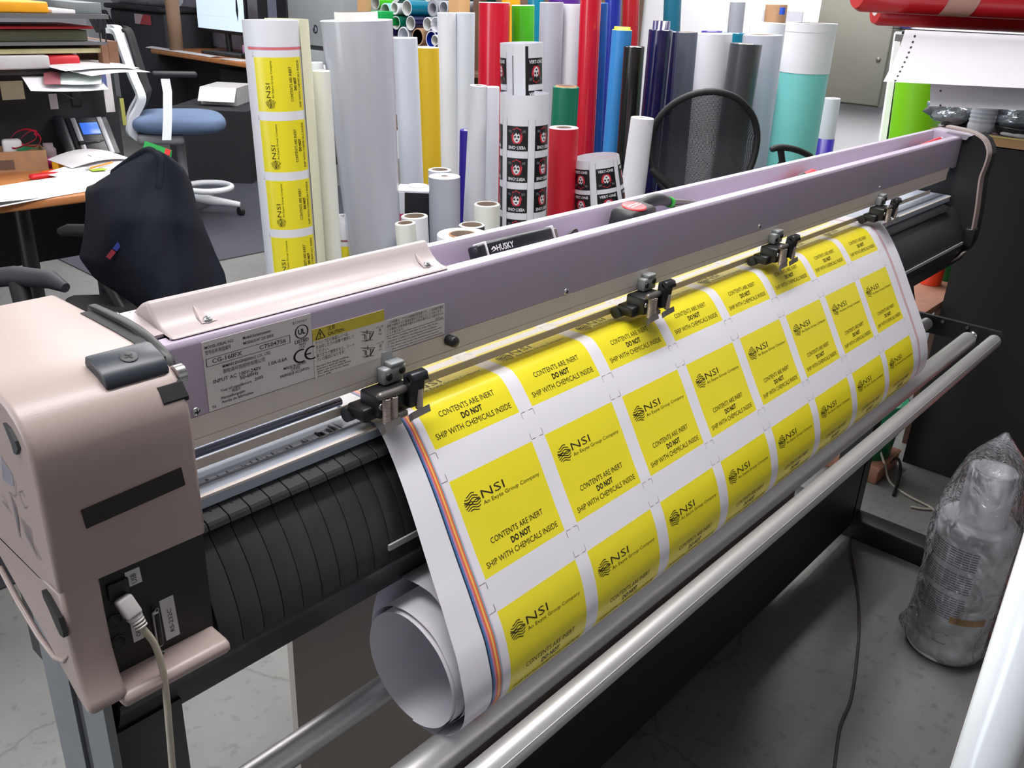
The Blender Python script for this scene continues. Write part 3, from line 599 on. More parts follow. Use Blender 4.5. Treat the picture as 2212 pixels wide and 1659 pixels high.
def label_print(b, fn, ar=LW / LH):
    for body, u0, u1, v0, h, bo in LAB: text_to(b, body, fn, u0, u1, v0, h, bo)
    # strokes are in unit space: keep widths even by working in label-width units
    logo_strokes(b, fn, .062, .236, .185, .366, .0085)
tx = MB()
for j, r in enumerate(rows):
    if r - LH < 0.12 or r > S[len(prof) - 1] + .07 + LH: continue
    for lx in LX:
        fn = lambda u, v, lx=lx, r=r: sheet_pt(lx + LW * u, r - LH + LH * v, .00025)
        label_print(tx, fn)
        if j < len(rows):
            fs = lambda u, v, lx=lx, r=r: sheet_pt(lx + u, r + v, .00025)
            for uu in (-.001, LW + .001):
                sg = -1 if uu < 0 else 1
                stroke(tx, fs, [(uu + sg * .0005, .002), (uu + sg * .0075, .002)], .0004); stroke(tx, fs, [(uu, .0025), (uu, .0095)], .0004)
                stroke(tx, fs, [(uu + sg * .0005, RP - LH - .002), (uu + sg * .0075, RP - LH - .002)], .0004); stroke(tx, fs, [(uu, RP - LH - .0095), (uu, RP - LH - .0025)], .0004)
obj('printed_text', tx, INK, pr)
# ------------------------------------------------------------------ tools lying in the tray
FL = -.3125
def tilt(c, yaw, pitch=0, roll=0): return Matrix.Translation(Vector(c)) @ Matrix.Rotation(math.radians(yaw), 4, 'Z') @ Matrix.Rotation(math.radians(pitch), 4, 'Y') @ Matrix.Rotation(math.radians(roll), 4, 'X')
kf = thing('utility_knife', 'black folding utility knife with white trim lying in the lavender tray', 'knife', C(.83, .702, FL))
M = tilt(C(.820, .7000, -.2880), 1, .5, -24)
KB = mat('knife_black', (30, 32, 38), .32, noise=.05)
b = MB().rbox((-.068, -.0105, -.012), (.058, .0105, .0125), .0045, M=M); obj('handle', b, KB, kf)
b = MB().rbox((-.083, -.0095, -.0105), (-.068, .0095, .0110), .003, M=M); obj('end_cap', b, KB, kf)
b = MB().rbox((-.0705, -.0110, -.0125), (-.0680, .0110, .0130), .001, M=M).rbox((.0575, -.0110, -.0125), (.0595, .0110, .0130), .001, M=M); obj('white_trim', b, PAPER, kf)
b = MB().rbox((.0595, -.006, -.009), (.0720, .006, .009), .002, M=M); obj('blade_holder', b, STEELD, kf)
b = MB(); fk = lambda u, v: M @ V(-.062 + u * .040, -.0107, .006 - v * .0075); text_to(b, 'HUSKY', fk, .22, 1, 1.0, 1.0, .02); stroke(b, fk, [(.0, .6), (.1, .2), (.18, .7), (.02, .9)], .08); obj('printed_text', b, PAPER, kf)
hk = thing('utility_hook', 'small black clip lying beside the black folding knife in the tray', 'clip', C(.925, .70, FL))
b = MB().tube(crspline([C(.905, .698, -.2990), C(.915, .699, -.2945), C(.926, .70, -.2895), C(.934, .701, -.2885), C(.940, .703, -.2935), C(.941, .703, -.3095)], 4), .0028, 8); obj('hook', b, BLACKP, hk)
obj('plate', MB().rbox(C(.90, .692, FL), C(.945, .710, -.3075), .002), BLACKP, hk)
tp = thing('tape_measure', 'black and red tape measure standing in the lavender tray', 'tape measure', C(1.085, .702, FL))
M = tilt(C(1.070, .7015, -.2900), 8, 0, 8)
b = MB().rbox((-.040, -.020, -.020), (.040, .020, .0155), .008, M=M); obj('case', b, mat('tape_case', (38, 38, 41), .5, noise=.06), tp)
b = MB().lathe(M @ V(-.004, 0, .0150), M.to_3x3() @ V(0, 0, 1), [(0, .0225), (.0018, .0220), (.0024, .020), (.0024, .0001)], 28)
for i, v in enumerate(b.v):
    q = M.inverted() @ v; q.y *= .78; b.v[i] = M @ q
fm = obj('face_label', b, mat('tape_red', (206, 62, 66), .4, noise=.03), tp)
b = MB(); ft = lambda u, v: M @ V(-.020 + u * .034, .004 - v * .010, .01765)
for q in ([(.05, .2), (.35, .1), (.9, .15)], [(.05, .75), (.4, .65), (.95, .6)]): stroke(b, ft, q, .22)
obj('printed_text', b, PAPER, tp)
obj('bumper', MB().rbox((.024, -.0208, -.0205), (.041, .0208, -.006), .004, M=M), mat('tape_red', (206, 62, 66), .4), tp)
obj('belt_tab', MB().rbox((-.043, -.008, -.020), (-.039, .008, -.006), .001, M=M), BLACKP, tp)
pl = thing('cutting_pliers', 'dark handled pliers with a green collar lying behind the tape measure', 'pliers', C(1.22, .713, FL))
b = MB().tube(crspline([C(1.0850, .716, -0.2925), C(1.1170, .716, -0.2810), C(1.1570, .716, -0.2795), C(1.1890, .716, -0.2875)], 5), [.006 + .004 * math.sin(math.pi * i / 15) for i in range(16)], 10); obj('handle', b, mat('pliers_grip', (44, 48, 50), .5, noise=.06), pl)
obj('collar', MB().cyl(C(1.1880, .716, -0.2875), C(1.1945, .716, -0.2890), .0085, n=12), mat('collar_green', (52, 176, 62), .4), pl)
b = MB().tube([C(1.1945, .716, -0.2890), C(1.2170, .716, -0.2915), C(1.2490, .715, -0.2965), C(1.2720, .714, -0.3005)], [.006, .005, .004, .0015], 8).tube([C(1.1945, .712, -0.2970), C(1.2270, .712, -0.2990), C(1.2720, .713, -0.3025)], [.005, .004, .0012], 8); obj('jaws', b, STEELD, pl)
ck = thing('snap_cutter', 'red snap-off cutter lying in the middle stretch of the tray', 'knife', C(1.66, .705, FL))
M = tilt(C(1.655, .703, -.3015), 4, -3, 20)
obj('handle', MB().rbox((-.050, -.010, -.010), (.040, .010, .0110), .007, M=M), mat('cutter_red', (214, 44, 52), .35, noise=.03), ck)
obj('slider', MB().rbox((-.050, -.006, .008), (-.018, .006, .0145), .003, M=M), BLACKP, ck); obj('blade', MB().rbox((.040, -.004, -.001), (.085, .004, 0.001), .0004, M=M), CHROME, ck)
pn = thing('craft_knife', 'slim red and black craft knife near the far end of the tray', 'knife', C(2.33, .705, FL))
a0, a1 = C(2.18, .700, -.3050), C(2.42, .703, -.2925); d = (a1 - a0)
obj('grip', MB().cyl(a0 + d * .42, a1, .0075, .006, n=12), mat('cutter_red', (214, 44, 52), .35), pn); obj('collar', MB().cyl(a0 + d * .25, a0 + d * .42, .0065, .0078, n=12), BLACKP, pn)
obj('blade_holder', MB().cyl(a0, a0 + d * .25, .003, .0062, n=12), CHROME, pn); obj('end_cap', MB().cyl(a1, a1 + d * .06, .006, .0045, n=12), PAPER, pn)
for o in (kf, hk, tp, pl, ck, pn):
    w0 = wloc(o); og = V(0, 0, CAMH)
    for c in o.children: rescale(c)
    nl = og + (w0 - og) * KS
    for c in o.children:
        if c.type == 'MESH':
            for v in c.data.vertices: v.co = v.co - (nl - w0)
    def shift(c):
        for k in c.children:
            for v in k.data.vertices: v.co = v.co - (nl - w0)
            shift(k)
    for c in o.children: shift(c)
    o.location = nl; WL[o.name] = nl
# ------------------------------------------------------------------ rolls of film standing on the floor behind the cutter
def film(name, rgb, rough=.3, coat=.0, **k): return mat('film_' + name, rgb, rough, coat=coat, noise=k.pop('noise', .015), nscale=12, **k)
F = dict(white=film('white', (224, 227, 233), .5), cool=film('cool_white', (206, 212, 222), .45), cream=film('cream', (226, 228, 220), .5), gray=film('pale_gray', (176, 180, 192), .35), red=film('red', (196, 18, 44), .25, .3), red2=film('bright_red', (206, 32, 52), .4), redb=film('brick_red', (160, 22, 30), .3, .3), lime=film('lime', (66, 172, 20), .25, .3), orange=film('orange', (236, 160, 20), .4), teal=film('teal', (0, 120, 150), .3, .2), petrol=film('petrol', (20, 96, 120), .35), yellow=film('yellow', (222, 186, 34), .45), blue=film('blue', (30, 92, 176), .35), royal=film('royal', (16, 44, 150), .3, .3), sky=film('sky', (52, 134, 204), .4), black=film('black', (14, 14, 16), .25, .4), navy=film('navy', (24, 20, 72), .2, .5), slate=film('slate', (92, 96, 108), .4), purple=film('purple', (82, 30, 130), .4), violet=film('violet', (40, 24, 140), .4), char=film('charcoal', (66, 66, 72), .35, .1), mint=film('mint', (120, 206, 204), .5), green=film('green', (0, 110, 84), .35), tubeg=film('tube_gray', (150, 154, 162), .4), limeg=film('apple_green', (120, 196, 14), .45))
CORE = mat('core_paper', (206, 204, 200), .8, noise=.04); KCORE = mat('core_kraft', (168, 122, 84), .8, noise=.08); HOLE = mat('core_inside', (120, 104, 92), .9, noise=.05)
def axis_of(top, low, D):
    T = atD(top[0], top[1], D); q = V(T.x, T.y, 0); bx, by, _ = proj(q)
    # slide the foot sideways on the floor until the axis passes the second surveyed point
    for _ in range(6):
        bx, by, dd = proj(q); k = (by - top[1]) / (low[1] - top[1]); wx = top[0] + (low[0] - top[0]) * k
        q += V(.66419505, -.74620442, 0) / .9996 * ((wx - bx) * dd / FPX)
    return T, q
def vroll(label, top, D, wpx, low, m, core=None, hole=.45, ext=0.0, r2=1.0, zb=0.0, group='rolls of film standing behind the cutter', capm=None, n=28, name='film_roll', wall=.012):
    T, B = axis_of(top, low, D)
    if zb: B = B + (T - B) * ((zb - B.z) / (T.z - B.z))
    ax = (T - B); L = ax.length; ax.normalize(); r = wpx / 2 * D / FPX; rb = r * r2
    t = thing(name, label, 'roll', B, group)
    rc = r * hole
    mb = MB().lathe(B, ax, [(0, rc * r2), (0, rb), (.004, rb)] + [(L * k / 6, rb + (r - rb) * k / 6) for k in range(1, 6)] + [(L - .002, r), (L, r - .002), (L - .003, rc)], n, mis=[0] * 8 + [1, 1], smooth=True)
    o = obj('film', mb, [m, capm or m], t); autosmooth(o, 40)
    cm = core or CORE
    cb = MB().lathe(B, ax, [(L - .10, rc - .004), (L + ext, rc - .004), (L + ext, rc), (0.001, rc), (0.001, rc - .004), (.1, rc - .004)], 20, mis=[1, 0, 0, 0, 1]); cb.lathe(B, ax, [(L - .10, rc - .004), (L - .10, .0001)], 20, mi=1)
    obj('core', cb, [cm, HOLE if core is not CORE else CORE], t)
    return t, T, B, ax, r
vroll('slim white roll peeking out behind the labelled yellow roll', (684, 134), 2.62, 28, (712, 560), F['white'])
vroll('white roll just right of the tall roll of yellow labels', (694, 152), 2.48, 38, (722, 575), F['cream'])
T_, B_, a_, r_ = vroll('very wide silver gray film roll tapering downwards, widest of all', (770, 43), 2.62, 156, (810, 545), mat('silver_film', (188, 191, 202), .26, coat=.3, noise=.12, nscale=5, stretch=(1.4, 1.4, .06)), hole=.6, ext=.022, r2=.62, capm=F['white'])[1:5]  # stretched noise paints gloss streaks into the silver colour
vroll('white roll between the silver roll and the yellow roll', (875, 81), 3.35, 53, (890, 390), F['cool'])
vroll('yellow roll between the white rolls', (925, 102), 3.5, 46, (932, 390), F['yellow'], capm=F['cream'])
vroll('tall white roll right behind the yellow roll', (965, 27), 3.75, 42, (970, 340), F['white'])
vroll('tall white roll left of the big glossy red roll', (1006, 27), 3.75, 40, (1004, 340), F['cool'])
vroll('big glossy red roll beside the lime green roll', (1068, 5), 4.1, 68, (1064, 300), F['red'], capm=F['white'])
vroll('orange roll, a sliver seen between the red and lime green rolls', (1104, -6), 4.5, 40, (1102, 200), F['orange'])
vroll('lime green roll above the skull sticker roll', (1130, 11), 4.2, 50, (1130, 200), F['lime'], capm=F['white'])
vroll('teal roll squeezed behind the lime green roll', (1158, -12), 4.55, 36, (1152, 200), F['teal'])
vroll('pale gray roll right of the lime green roll', (1192, 5), 4.05, 52, (1184, 250), F['gray'])
vroll('white roll between pale gray and long red rolls', (1236, 9), 4.1, 46, (1226, 250), F['white'])
vroll('purple roll whose end shows above the pale gray roll', (1220, -14), 4.6, 70, (1214, 200), F['purple'])
vroll('long red roll leaning left of the blue rolls', (1277, -20), 3.9, 46, (1262, 320), F['red'])
vroll('medium blue roll leaning against the long red roll', (1302, 6), 4.0, 24, (1288, 330), F['blue'])
vroll('royal blue roll behind the sky blue roll', (1326, -25), 4.25, 36, (1312, 280), F['royal'])
vroll('sky blue roll with a yellow inner end', (1344, 64), 3.85, 44, (1322, 330), F['sky'], capm=F['yellow'], ext=.012, core=F['yellow'], hole=.8)
vroll('brick red roll far back against the white wall', (1364, -22), 4.6, 36, (1358, 180), F['redb'])
vroll('glossy black roll standing in front of the navy roll', (1370, 100), 3.75, 45, (1350, 380), F['black'])
vroll('glossy navy roll with a raised core of the same film', (1428, 64), 3.9, 52, (1402, 330), F['navy'], core=F['navy'], ext=.036, hole=.72)
vroll('dark navy roll partly behind the glossy navy roll', (1450, 68), 4.1, 34, (1432, 300), F['navy'])
vroll('petrol teal roll far back left of the slate roll', (1454, -20), 4.7, 38, (1448, 120), F['petrol'])
vroll('slate gray roll left of the white roll above the mesh chair', (1482, 69), 4.2, 50, (1466, 300), F['slate'], hole=.9)
vroll('white roll standing behind the left part of the mesh chair', (1545, 72), 4.05, 74, (1520, 330), F['white'])
vroll('violet blue roll end behind the white roll over the mesh chair', (1538, 67), 4.5, 44, (1525, 200), F['violet'])
vroll('teal roll end behind the charcoal roll', (1586, 71), 4.4, 46, (1570, 200), F['teal'])
vroll('slim gray tube standing tallest against the white wall', (1594, 4), 4.6, 33, (1582, 120), F['tubeg'])
vroll('brown kraft cardboard tube with blue tape, against the wall', (1678, 10), 4.8, 46, (1664, 120), KRAFT, core=KRAFT)
vroll('charcoal gray roll behind the mesh chair', (1612, 94), 3.95, 68, (1576, 340), F['char'])
vroll('pale gray roll left of the mint green roll', (1648, 75), 4.2, 84, (1618, 350), F['gray'], hole=.7)
vroll('wide white roll, only its top shown left of the mint roll', (1664, 49), 4.5, 84, (1640, 200), F['white'])
tp_, T, B, ax, r = vroll('mint green roll with a wide white top, leaning left', (1754, 50), 3.9, 105, (1708, 345), F['mint'], capm=F['white'], hole=.8)
L = (T - B).length
_ww = obj('white_wrap', MB().lathe(B, ax, [(L - .205, r + .0008), (L - .205, r + .0018), (L - .035, r + .0018), (L - .035, r + .0008)], 28).lathe(B, ax, [(L - .036, r + .0005), (L - .036, r + .0030), (L + .001, r + .0030), (L + .001, r * .8)], 28), F['white'], tp_)
autosmooth(_ww, 40)
vroll('short roll, white above and navy below, right of the mint roll', (1798, 212), 4.3, 35, (1780, 330), F['white'])
tp_, T, B, ax, r = None, *axis_of((1798, 212), (1780, 330), 4.3), None, None
ax = (T - B).normalized(); L = (T - B).length
_o = [o for o in COL.objects if o.name.startswith('film_roll') and (o.location - B).length < 1e-4][0]
obj('navy_wrap', MB().lathe(B, ax, [(.003, .0394), (.003, .0408), (L - .19, .0408), (L - .19, .0394)], 28), F['violet'], _o)
_o2 = [o for o in COL.objects if o.get('label', '').startswith('brown kraft')][0]
bt = atD(1690, 24, 4.73); obj('blue_tape', MB().grid(lambda u, v: bt + V(-.664, .746, 0) * (.030 * (u - .5)) + V(-.76, -.65, 0) * (.008 * math.sin(u * 3.14)) + V(0, 0, -.035 * (v - .5)), 6, 1), mat('masking_blue', (24, 76, 190), .5), _o2)
gp = MB().box((-.13, -.004, 0), (.13, .004, 1.41), M=Matrix.Translation((5.40, 2.62, 0)) @ Matrix.Rotation(math.radians(88), 4, 'Z'))
tag(obj('gray_sheet', gp, mat('pale_board', (196, 198, 210), .6)), 'pale gray flat board behind the kraft tube against the wall', 'board')
vroll('short white roll at the left side of the mesh chair', (1388, 254), 3.45, 50, (1370, 390), F['white'], hole=.35, r2=1.35)
vroll('dark green roll with a brown core, right of the skull sticker roll', (1223, 187), 3.6, 57, (1218, 270), F['green'], core=KCORE, hole=.78, ext=.004)
vroll('short bright red roll right of the skull sticker roll', (1218, 275), 3.15, 64, (1212, 450), F['red2'], hole=.62, capm=mat('pink_edge', (232, 178, 186), .5), core=mat('pink_edge', (232, 178, 186), .5), r2=.95)
vroll('navy roll nearly hidden behind a slim white cone of paper', (1010, 280), 3.3, 34, (1008, 400), F['violet'])
vroll('slim white roll flaring downwards, left of the skull sticker roll', (1034, 184), 3.0, 38, (1024, 470), F['white'], r2=1.75, hole=.6)
vroll('slim white roll just left of the skull sticker roll', (1064, 187), 3.1, 30, (1062, 460), F['white'])
vroll('pale gray short roll, tallest among the short white rolls', (960, 380), 2.85, 68, (961, 515), F['gray'], hole=.3, capm=F['white'])
vroll('short white roll behind the pale gray short roll', (950, 366), 3.1, 50, (950, 500), F['cool'], hole=.8)
vroll('short white roll with a hollow end, behind the cutter near the silver roll', (875, 481), 2.62, 45, (879, 525), F['cream'], hole=.85)
vroll('short white roll with black print on its end', (895, 466), 2.75, 58, (898, 520), F['white'], hole=.85)
vroll('short white roll curled open, left of the skull sticker roll', (1052, 440), 2.75, 56, (1052, 500), F['cream'], hole=.9)
vroll('wide white roll end with a brown core just over the tray', (1000, 505), 2.3, 112, (1000, 560), F['white'], core=KCORE, hole=.55)
vroll('dark rimmed white tube end over the tray', (1019, 485), 2.5, 56, (1019, 540), F['char'], core=F['white'], hole=.92, capm=F['white'])
# ------------------------------------------------------------------ the standing roll of yellow labels
T, B = axis_of((586, 43), (632, 575), 2.30); ax = (T - B).normalized(); L = (T - B).length; R1 = .0745
nr = thing('standing_label_roll', 'tall white roll printed with yellow warning labels, standing behind the dark jacket', 'label roll', B)
view = (V(0, 0, CAMH) - T); view -= ax * view.dot(ax); view.normalize(); side = ax.cross(view).normalized()       # side points to the picture's right
def rollpt(ang, t, off=0.0): return T - ax * t + (view * math.cos(ang) + side * math.sin(ang)) * (R1 + off)
if proj(rollpt(.8, .1))[0] < proj(rollpt(-.8, .1))[0]: side = -side
mb = MB(); A0, A1 = math.radians(-44), math.radians(60)
angs = sorted(set([A0, A1] + [math.radians(a) for a in range(-180, 181, 8)])); tts = [0, .062, .0645, .0675, .0700] + sum([[.0870 + .157 * k, .0870 + .157 * k + LW] for k in range(8)], []) + [L]
tts = sorted(t for t in tts if t <= L)
for t in tts:
    for a in angs: mb.v.append(rollpt(a, t))
na = len(angs)
for j in range(len(tts) - 1):
    for i in range(na - 1):
        am, tm = (angs[i] + angs[i + 1]) / 2, (tts[j] + tts[j + 1]) / 2; m = 0
        if A0 < am < A1:
            for k in range(8):
                if .087 + .157 * k < tm < .087 + .157 * k + LW: m = 1
        if -1.0 < am < A1 + .1:
            if .062 < tm < .0645: m = 4
            if .0645 < tm < .0675: m = 5
            if .0675 < tm < .0700: m = 2 if 0 else 4
        mb.f.append([j * na + i, j * na + i + 1, (j + 1) * na + i + 1, (j + 1) * na + i]); mb.m.append(m); mb.sm.append(True)
SH2 = [mat('roll_white', (224, 225, 232), .45, noise=.01)] + SHM[1:]
obj('vinyl_wrap', mb, SH2, nr)
fl = MB()
def flap(u, v):
    a = math.radians(62 + 128 * u); rr = R1 + .004 + .030 * math.sin(u * 2.2); return T - ax * (L * v - .0015) + (view * math.cos(a) + side * math.sin(a)) * rr
fl.grid(flap, 14, 4); obj('loose_wrap', fl, mat('yellow_glow_backing', (226, 226, 196), .5, noise=.03, nscale=5), nr)  # yellow tint painted in for the glow through the translucent film
obj('core', MB().lathe(B, ax, [(0, R1 * .6), (L - .01, R1 * .6), (L - .01, R1 * .55), (L - .2, R1 * .55)], 20), CORE, nr)
tx = MB()
for k in range(7):
    t0 = .087 + .157 * k
    fn = lambda u, v: rollpt(A0 + (A1 - A0) * v, t0 + LW * (1 - u), .0006)
    if t0 + LW < L: label_print(tx, fn)
    fc = lambda u, v: rollpt(u, t0 + v, .0006)
    for aa in (A0 - .03, A1 + .03):
        stroke(tx, fc, [(aa, -.012), (aa, -.003)], .006); stroke(tx, fc, [(aa - .05, -.002), (aa + .05, -.002)], .0006)
obj('printed_text', tx, INK, nr)
T, B = axis_of((742, 466), (746, 545), 2.85); ax = (T - B).normalized(); L = (T - B).length
sr = thing('film_roll', 'small roll of yellow labels in the gap left of the silver roll', 'roll', B, 'rolls of film standing behind the cutter')
obj('film', MB().lathe(B, ax, [(0, .026), (L - .095, .026), (L - .080, .026), (L - .074, .026), (L, .026), (L, .020), (L - .1, .020)], 20, mis=[0, 1, 2, 1, 1, 1]), [SHM[1], SHM[0], SHM[9]], sr)
# ------------------------------------------------------------------ rolls of black skull stickers
ART = [mat('sticker_black', (24, 22, 26), .35), mat('art_white', (222, 222, 226), .5), mat('art_red', (200, 44, 60), .5), mat('art_gray', (120, 120, 126), .5), INK2]
def skull(b, fn0):                                                             # one square sticker in unit coordinates, upright; fn0(u, v, lift)
    st = [0]
    def fn(u, v): return fn0(u, v, st[0] * .0001)
    polyc(b, fn, [(0, 0), (1, 0), (1, 1), (0, 1)], 0)
    for mi, pts in ((2, [(.50, .97), (.42, .90), (.30, .88), (.36, .80), (.24, .62), (.28, .42), (.36, .30), (.64, .30), (.72, .42), (.76, .62), (.64, .80), (.70, .88), (.58, .90)]),
                    (1, [(.50, .32), (.40, .38), (.34, .50), (.36, .62), (.42, .74), (.50, .80), (.58, .74), (.64, .62), (.66, .50), (.60, .38)]),
                    (0, [(.34, .84), (.33, .62), (.42, .72), (.47, .64), (.52, .74), (.60, .66), (.67, .62), (.66, .84), (.50, .92)]),
                    (0, [(.38, .52), (.47, .55), (.47, .61), (.42, .63), (.38, .60)]), (0, [(.62, .52), (.53, .55), (.53, .61), (.58, .63), (.62, .60)]), (0, [(.47, .47), (.53, .47), (.56, .41), (.44, .41)])): st[0] += 2; polyc(b, fn, pts, mi)
    st[0] += 1
    for k in range(3):
        for s in (-1, 1): stroke(b, fn, [(.5 + s * .24, .72 + .05 * k), (.5 + s * (.32 + .03 * k), .78 + .03 * k), (.5 + s * .38, .74 + .03 * k)], .018, 3)
    text_to(b, 'VERT-ONE', fn, .10, .90, .20, .13, .03, 1)
def fn2(fn, u, v): return fn(u, v)
def clip_strip(pts, lo, hi):
    for side, lim in ((1, lo), (-1, hi)):
        out = []
        for i in range(len(pts)):
            a, c = pts[i - 1], pts[i]; ia, ic = side * (a[0] - lim) >= 0, side * (c[0] - lim) >= 0
            if ia != ic: t = (lim - a[0]) / (c[0] - a[0]); out.append((lim, a[1] + (c[1] - a[1]) * t))
            if ic: out.append(c)
        pts = out
        if len(pts) < 3: return []
    return pts
def polyc(b, fn, pts, mi=0, n=12):                                          # polygon cut into strips so that it follows a curved surface
    for i in range(n):
        q = clip_strip(pts, i / n, (i + 1) / n)
        if len(q) >= 3: b.add([fn(*p) for p in q], [list(range(len(q)))], mi)

def skull_roll(label, top, low, D, wpx, a_first, pitch_a, n_a, t_first, pitch_t, n_t, sz_a, sz_t, upside, r2=1.0, hid=None, z0=None):
    T, B = axis_of(top, low, D); ax = (T - B).normalized(); L = (T - B).length; r = wpx / 2 * D / FPX
    t = thing('sticker_roll', label, 'roll', B, 'rolls of skull stickers')
    vw = (V(0, 0, CAMH) - T); vw -= ax * vw.dot(ax); vw.normalize(); sd = ax.cross(vw).normalized()
    P = lambda a, s, off=0.0: T - ax * s + (vw * math.cos(a) + sd * math.sin(a)) * (r * (1 + (r2 - 1) * s / L) + off)
    if proj(P(.8, .1))[0] < proj(P(-.8, .1))[0]: sd = -sd
    m = MB().grid(lambda u, v: P(2 * math.pi * u, L * v), 32, 6).grid(lambda u, v: P(2 * math.pi * u, L * v * .4, -.0025), 32, 3); obj('film', m, mat('roll_white', (224, 225, 232), .45), t)
    for i in range(n_a):
        for j in range(n_t):
            a0 = a_first + pitch_a * i; s0 = t_first + pitch_t * j
            def fq(u, v, lift, a0=a0, s0=s0): return P(a0 + sz_a * ((1 - u) if upside else u), s0 + sz_t * ((1 - v) if upside else v), .0005 + lift)
            if hid and hid(a0, s0): continue
            b = MB(); skull(b, fq); obj('printed_sticker', b, ART, t)
    b = MB(); fm = lambda u, v: P(u, v, .0005)
    for i in range(n_a + 1):
        for j in range(n_t + 1):
            for da in (-.05, pitch_a - sz_a - pitch_a + .0): pass
            a0 = a_first + pitch_a * i; s0 = t_first + pitch_t * j
            if a0 > 1.5: continue
            for aa in (a0, a0 - (pitch_a - sz_a)): stroke(b, fm, [(aa, s0 - .018), (aa, s0 - .004)], .012, 3)
    obj('crop_marks', b, ART, t)
    return t, T, B, ax, L, r, P
layer = [0]
D2R = math.radians
skull_roll('tall white roll of black skull stickers, printed upside down', (1133, 201), (1129, 465), 2.9, 106, D2R(-113), D2R(70), 4, .095, .102, 9, D2R(53), .079, True)
T_, B_, a_, L_, r_, P_ = skull_roll('slim roll of skull stickers rising out of the upside down one', (1127, 92), (1129, 300), 2.96, 94, D2R(-100), D2R(113), 2, .045, .102, 3, D2R(55), .083, False)[1:]
_o = [o for o in COL.objects if o.get('label', '').startswith('slim roll of skull')][0]
obj('loose_edge', MB().grid(lambda u, v: P_(D2R(-22) + D2R(30) * u, .001 + .3 * v, .003 + .004 * u), 6, 3), F['white'], _o)
b = MB(); stroke(b, lambda u, v: P_(u, v, .0012), [(D2R(-24), .045), (D2R(-24), .29)], .035, 0); 
for s0 in (.048, .150, .252): stroke(b, lambda u, v: P_(u, v, .0014), [(D2R(12), s0), (D2R(12), s0 + .08)], .16, 0)
obj('printed_bars', b, ART, _o)
skull_roll('flared loose roll of upright skull stickers beside the short red roll', (1288, 338), (1294, 430), 3.2, 98, D2R(-68), D2R(64), 3, .030, .088, 3, D2R(49), .072, False, r2=2.0)
# box and cans among the short rolls
bx = thing('open_box', 'small white and black box lying among the short white rolls', 'box', atD(905, 500, 3.0))
M = Matrix.Translation(atD(900, 445, 3.0)) @ Matrix.Rotation(math.radians(-48), 4, 'Z')
obj('box_body', MB().box((-.06, -.05, -.45), (.07, .05, .055), M=M), mat('box_black', (22, 22, 28), .6), bx)
obj('box_flap', MB().box((-.062, -.052, .055), (.072, .052, .061), M=M).box((-.064, -.054, -.06), (-.035, -.049, .055), M=M), F['white'], bx)
b = MB(); fq = lambda u, v: M @ V(-.064 + u * .029, -.0545, .0 - v * .05); poly(b, fq, [(.0, .1), (.35, 0), (.5, .35), (.9, .3), (1, .9), (.6, 1), (.2, .6)], 0); obj('printed_mark', b, mat('mark_pink', (214, 54, 96), .5), bx)
cn = thing('lidded_tin', 'round tin with a white lid resting on the small box', 'tin', atD(903, 400, 3.0))
obj('lid', MB().lathe(atD(903, 401, 3.0) - V(0, 0, .012), V(0, 0, 1), [(0, .030), (.010, .033), (.014, .033), (.015, .030), (.0135, .0001)], 24), mat('tin_lid', (220, 224, 224), .3, noise=.02), cn)
# ------------------------------------------------------------------ wooden rack holding rolls lying on their sides, along the wall
WOOD = mat('pine_wood', (190, 150, 104), .6, noise=.12, nscale=6, stretch=(1, 1, .12)); WOODD = mat('dark_wood', (104, 78, 62), .7, noise=.1, nscale=5)
rk_ = thing('wooden_rack', 'wooden rack of pine posts holding rolls laid on their sides', 'rack', (4.6, 4.6, 0))
def at_plane(px, py, x): return atX(px, py, x)
RX = 3.95
for px, w_, dp in ((780, .075, .05), (980, .085, .09)):
    p = atX(px, 12, RX - .12); obj('post', MB().rbox((p.x, p.y - w_ / 2, 0), (p.x + dp, p.y + w_ / 2, 2.0), .003), WOOD, rk_)
p0, p1 = atX(790, 12, RX), atX(1030, 12, RX)
p = atX(1030, 12, RX + .1); obj('back_post', MB().box((p.x, p.y - .03, 0), (p.x + .05, p.y + .03, 2.0)), WOODD, rk_)
for z in (.60, .98): obj('shelf', MB().box((RX - .05, p1.y - .1, z), (5.45, p0.y + .1, z + .02)), WOODD, rk_)
obj('back_board', MB().box((5.44, p1.y - .1, 0), (5.46, p0.y + .1, 2.0)), mat('rack_dark_board', (30, 32, 30), .8), rk_)  # near-black board closing the back of the rack
obj('side_board', MB().box((RX + .05, p1.y - .12, 0), (5.45, p1.y - .10, 2.0)), WOODD, rk_)
G = 'rolls lying in the wooden rack'
def hroll(label, px, py, ry, body, inner=CORE, rim=None, x=RX, hole=.86):
    c = atX(px, py, x); dist = proj(c)[2]; r = ry * dist / FPX
    t = thing('racked_roll', label, 'roll', c - V(0, 0, r), G); Lr = min(1.2, 5.42 - x)
    o = obj('film', MB().lathe(c, V(1, 0, 0), [(.0, r * hole), (0, r - .001), (.001, r), (Lr, r), (Lr, r * hole)], 20, mis=[1, 0, 0, 0]), [body, rim or F['white']], t); autosmooth(o, 40)
    obj('core', MB().lathe(c, V(1, 0, 0), [(.0005, r * hole), (.25, r * hole * .97), (.25, .0001)], 20), inner, t); return t
IN = mat('tube_inside', (196, 198, 196), .8, noise=.04)
hroll('white tube end with a lime outer wrap, upper left of the rack', 811, 6, 14, F['lime'], IN)
hroll('white tube end with a mint wrap in the rack', 832, 24, 16, F['mint'], IN)
hroll('white film roll end right of the mint wrapped tube in the rack', 852, 17, 14, F['white'], IN, hole=.7)
hroll('white tube end at the top edge of the picture, in the rack', 856, -8, 12, F['green'], IN)
hroll('white tube end with teal film running back in the rack', 879, 17, 16, F['teal'], IN)
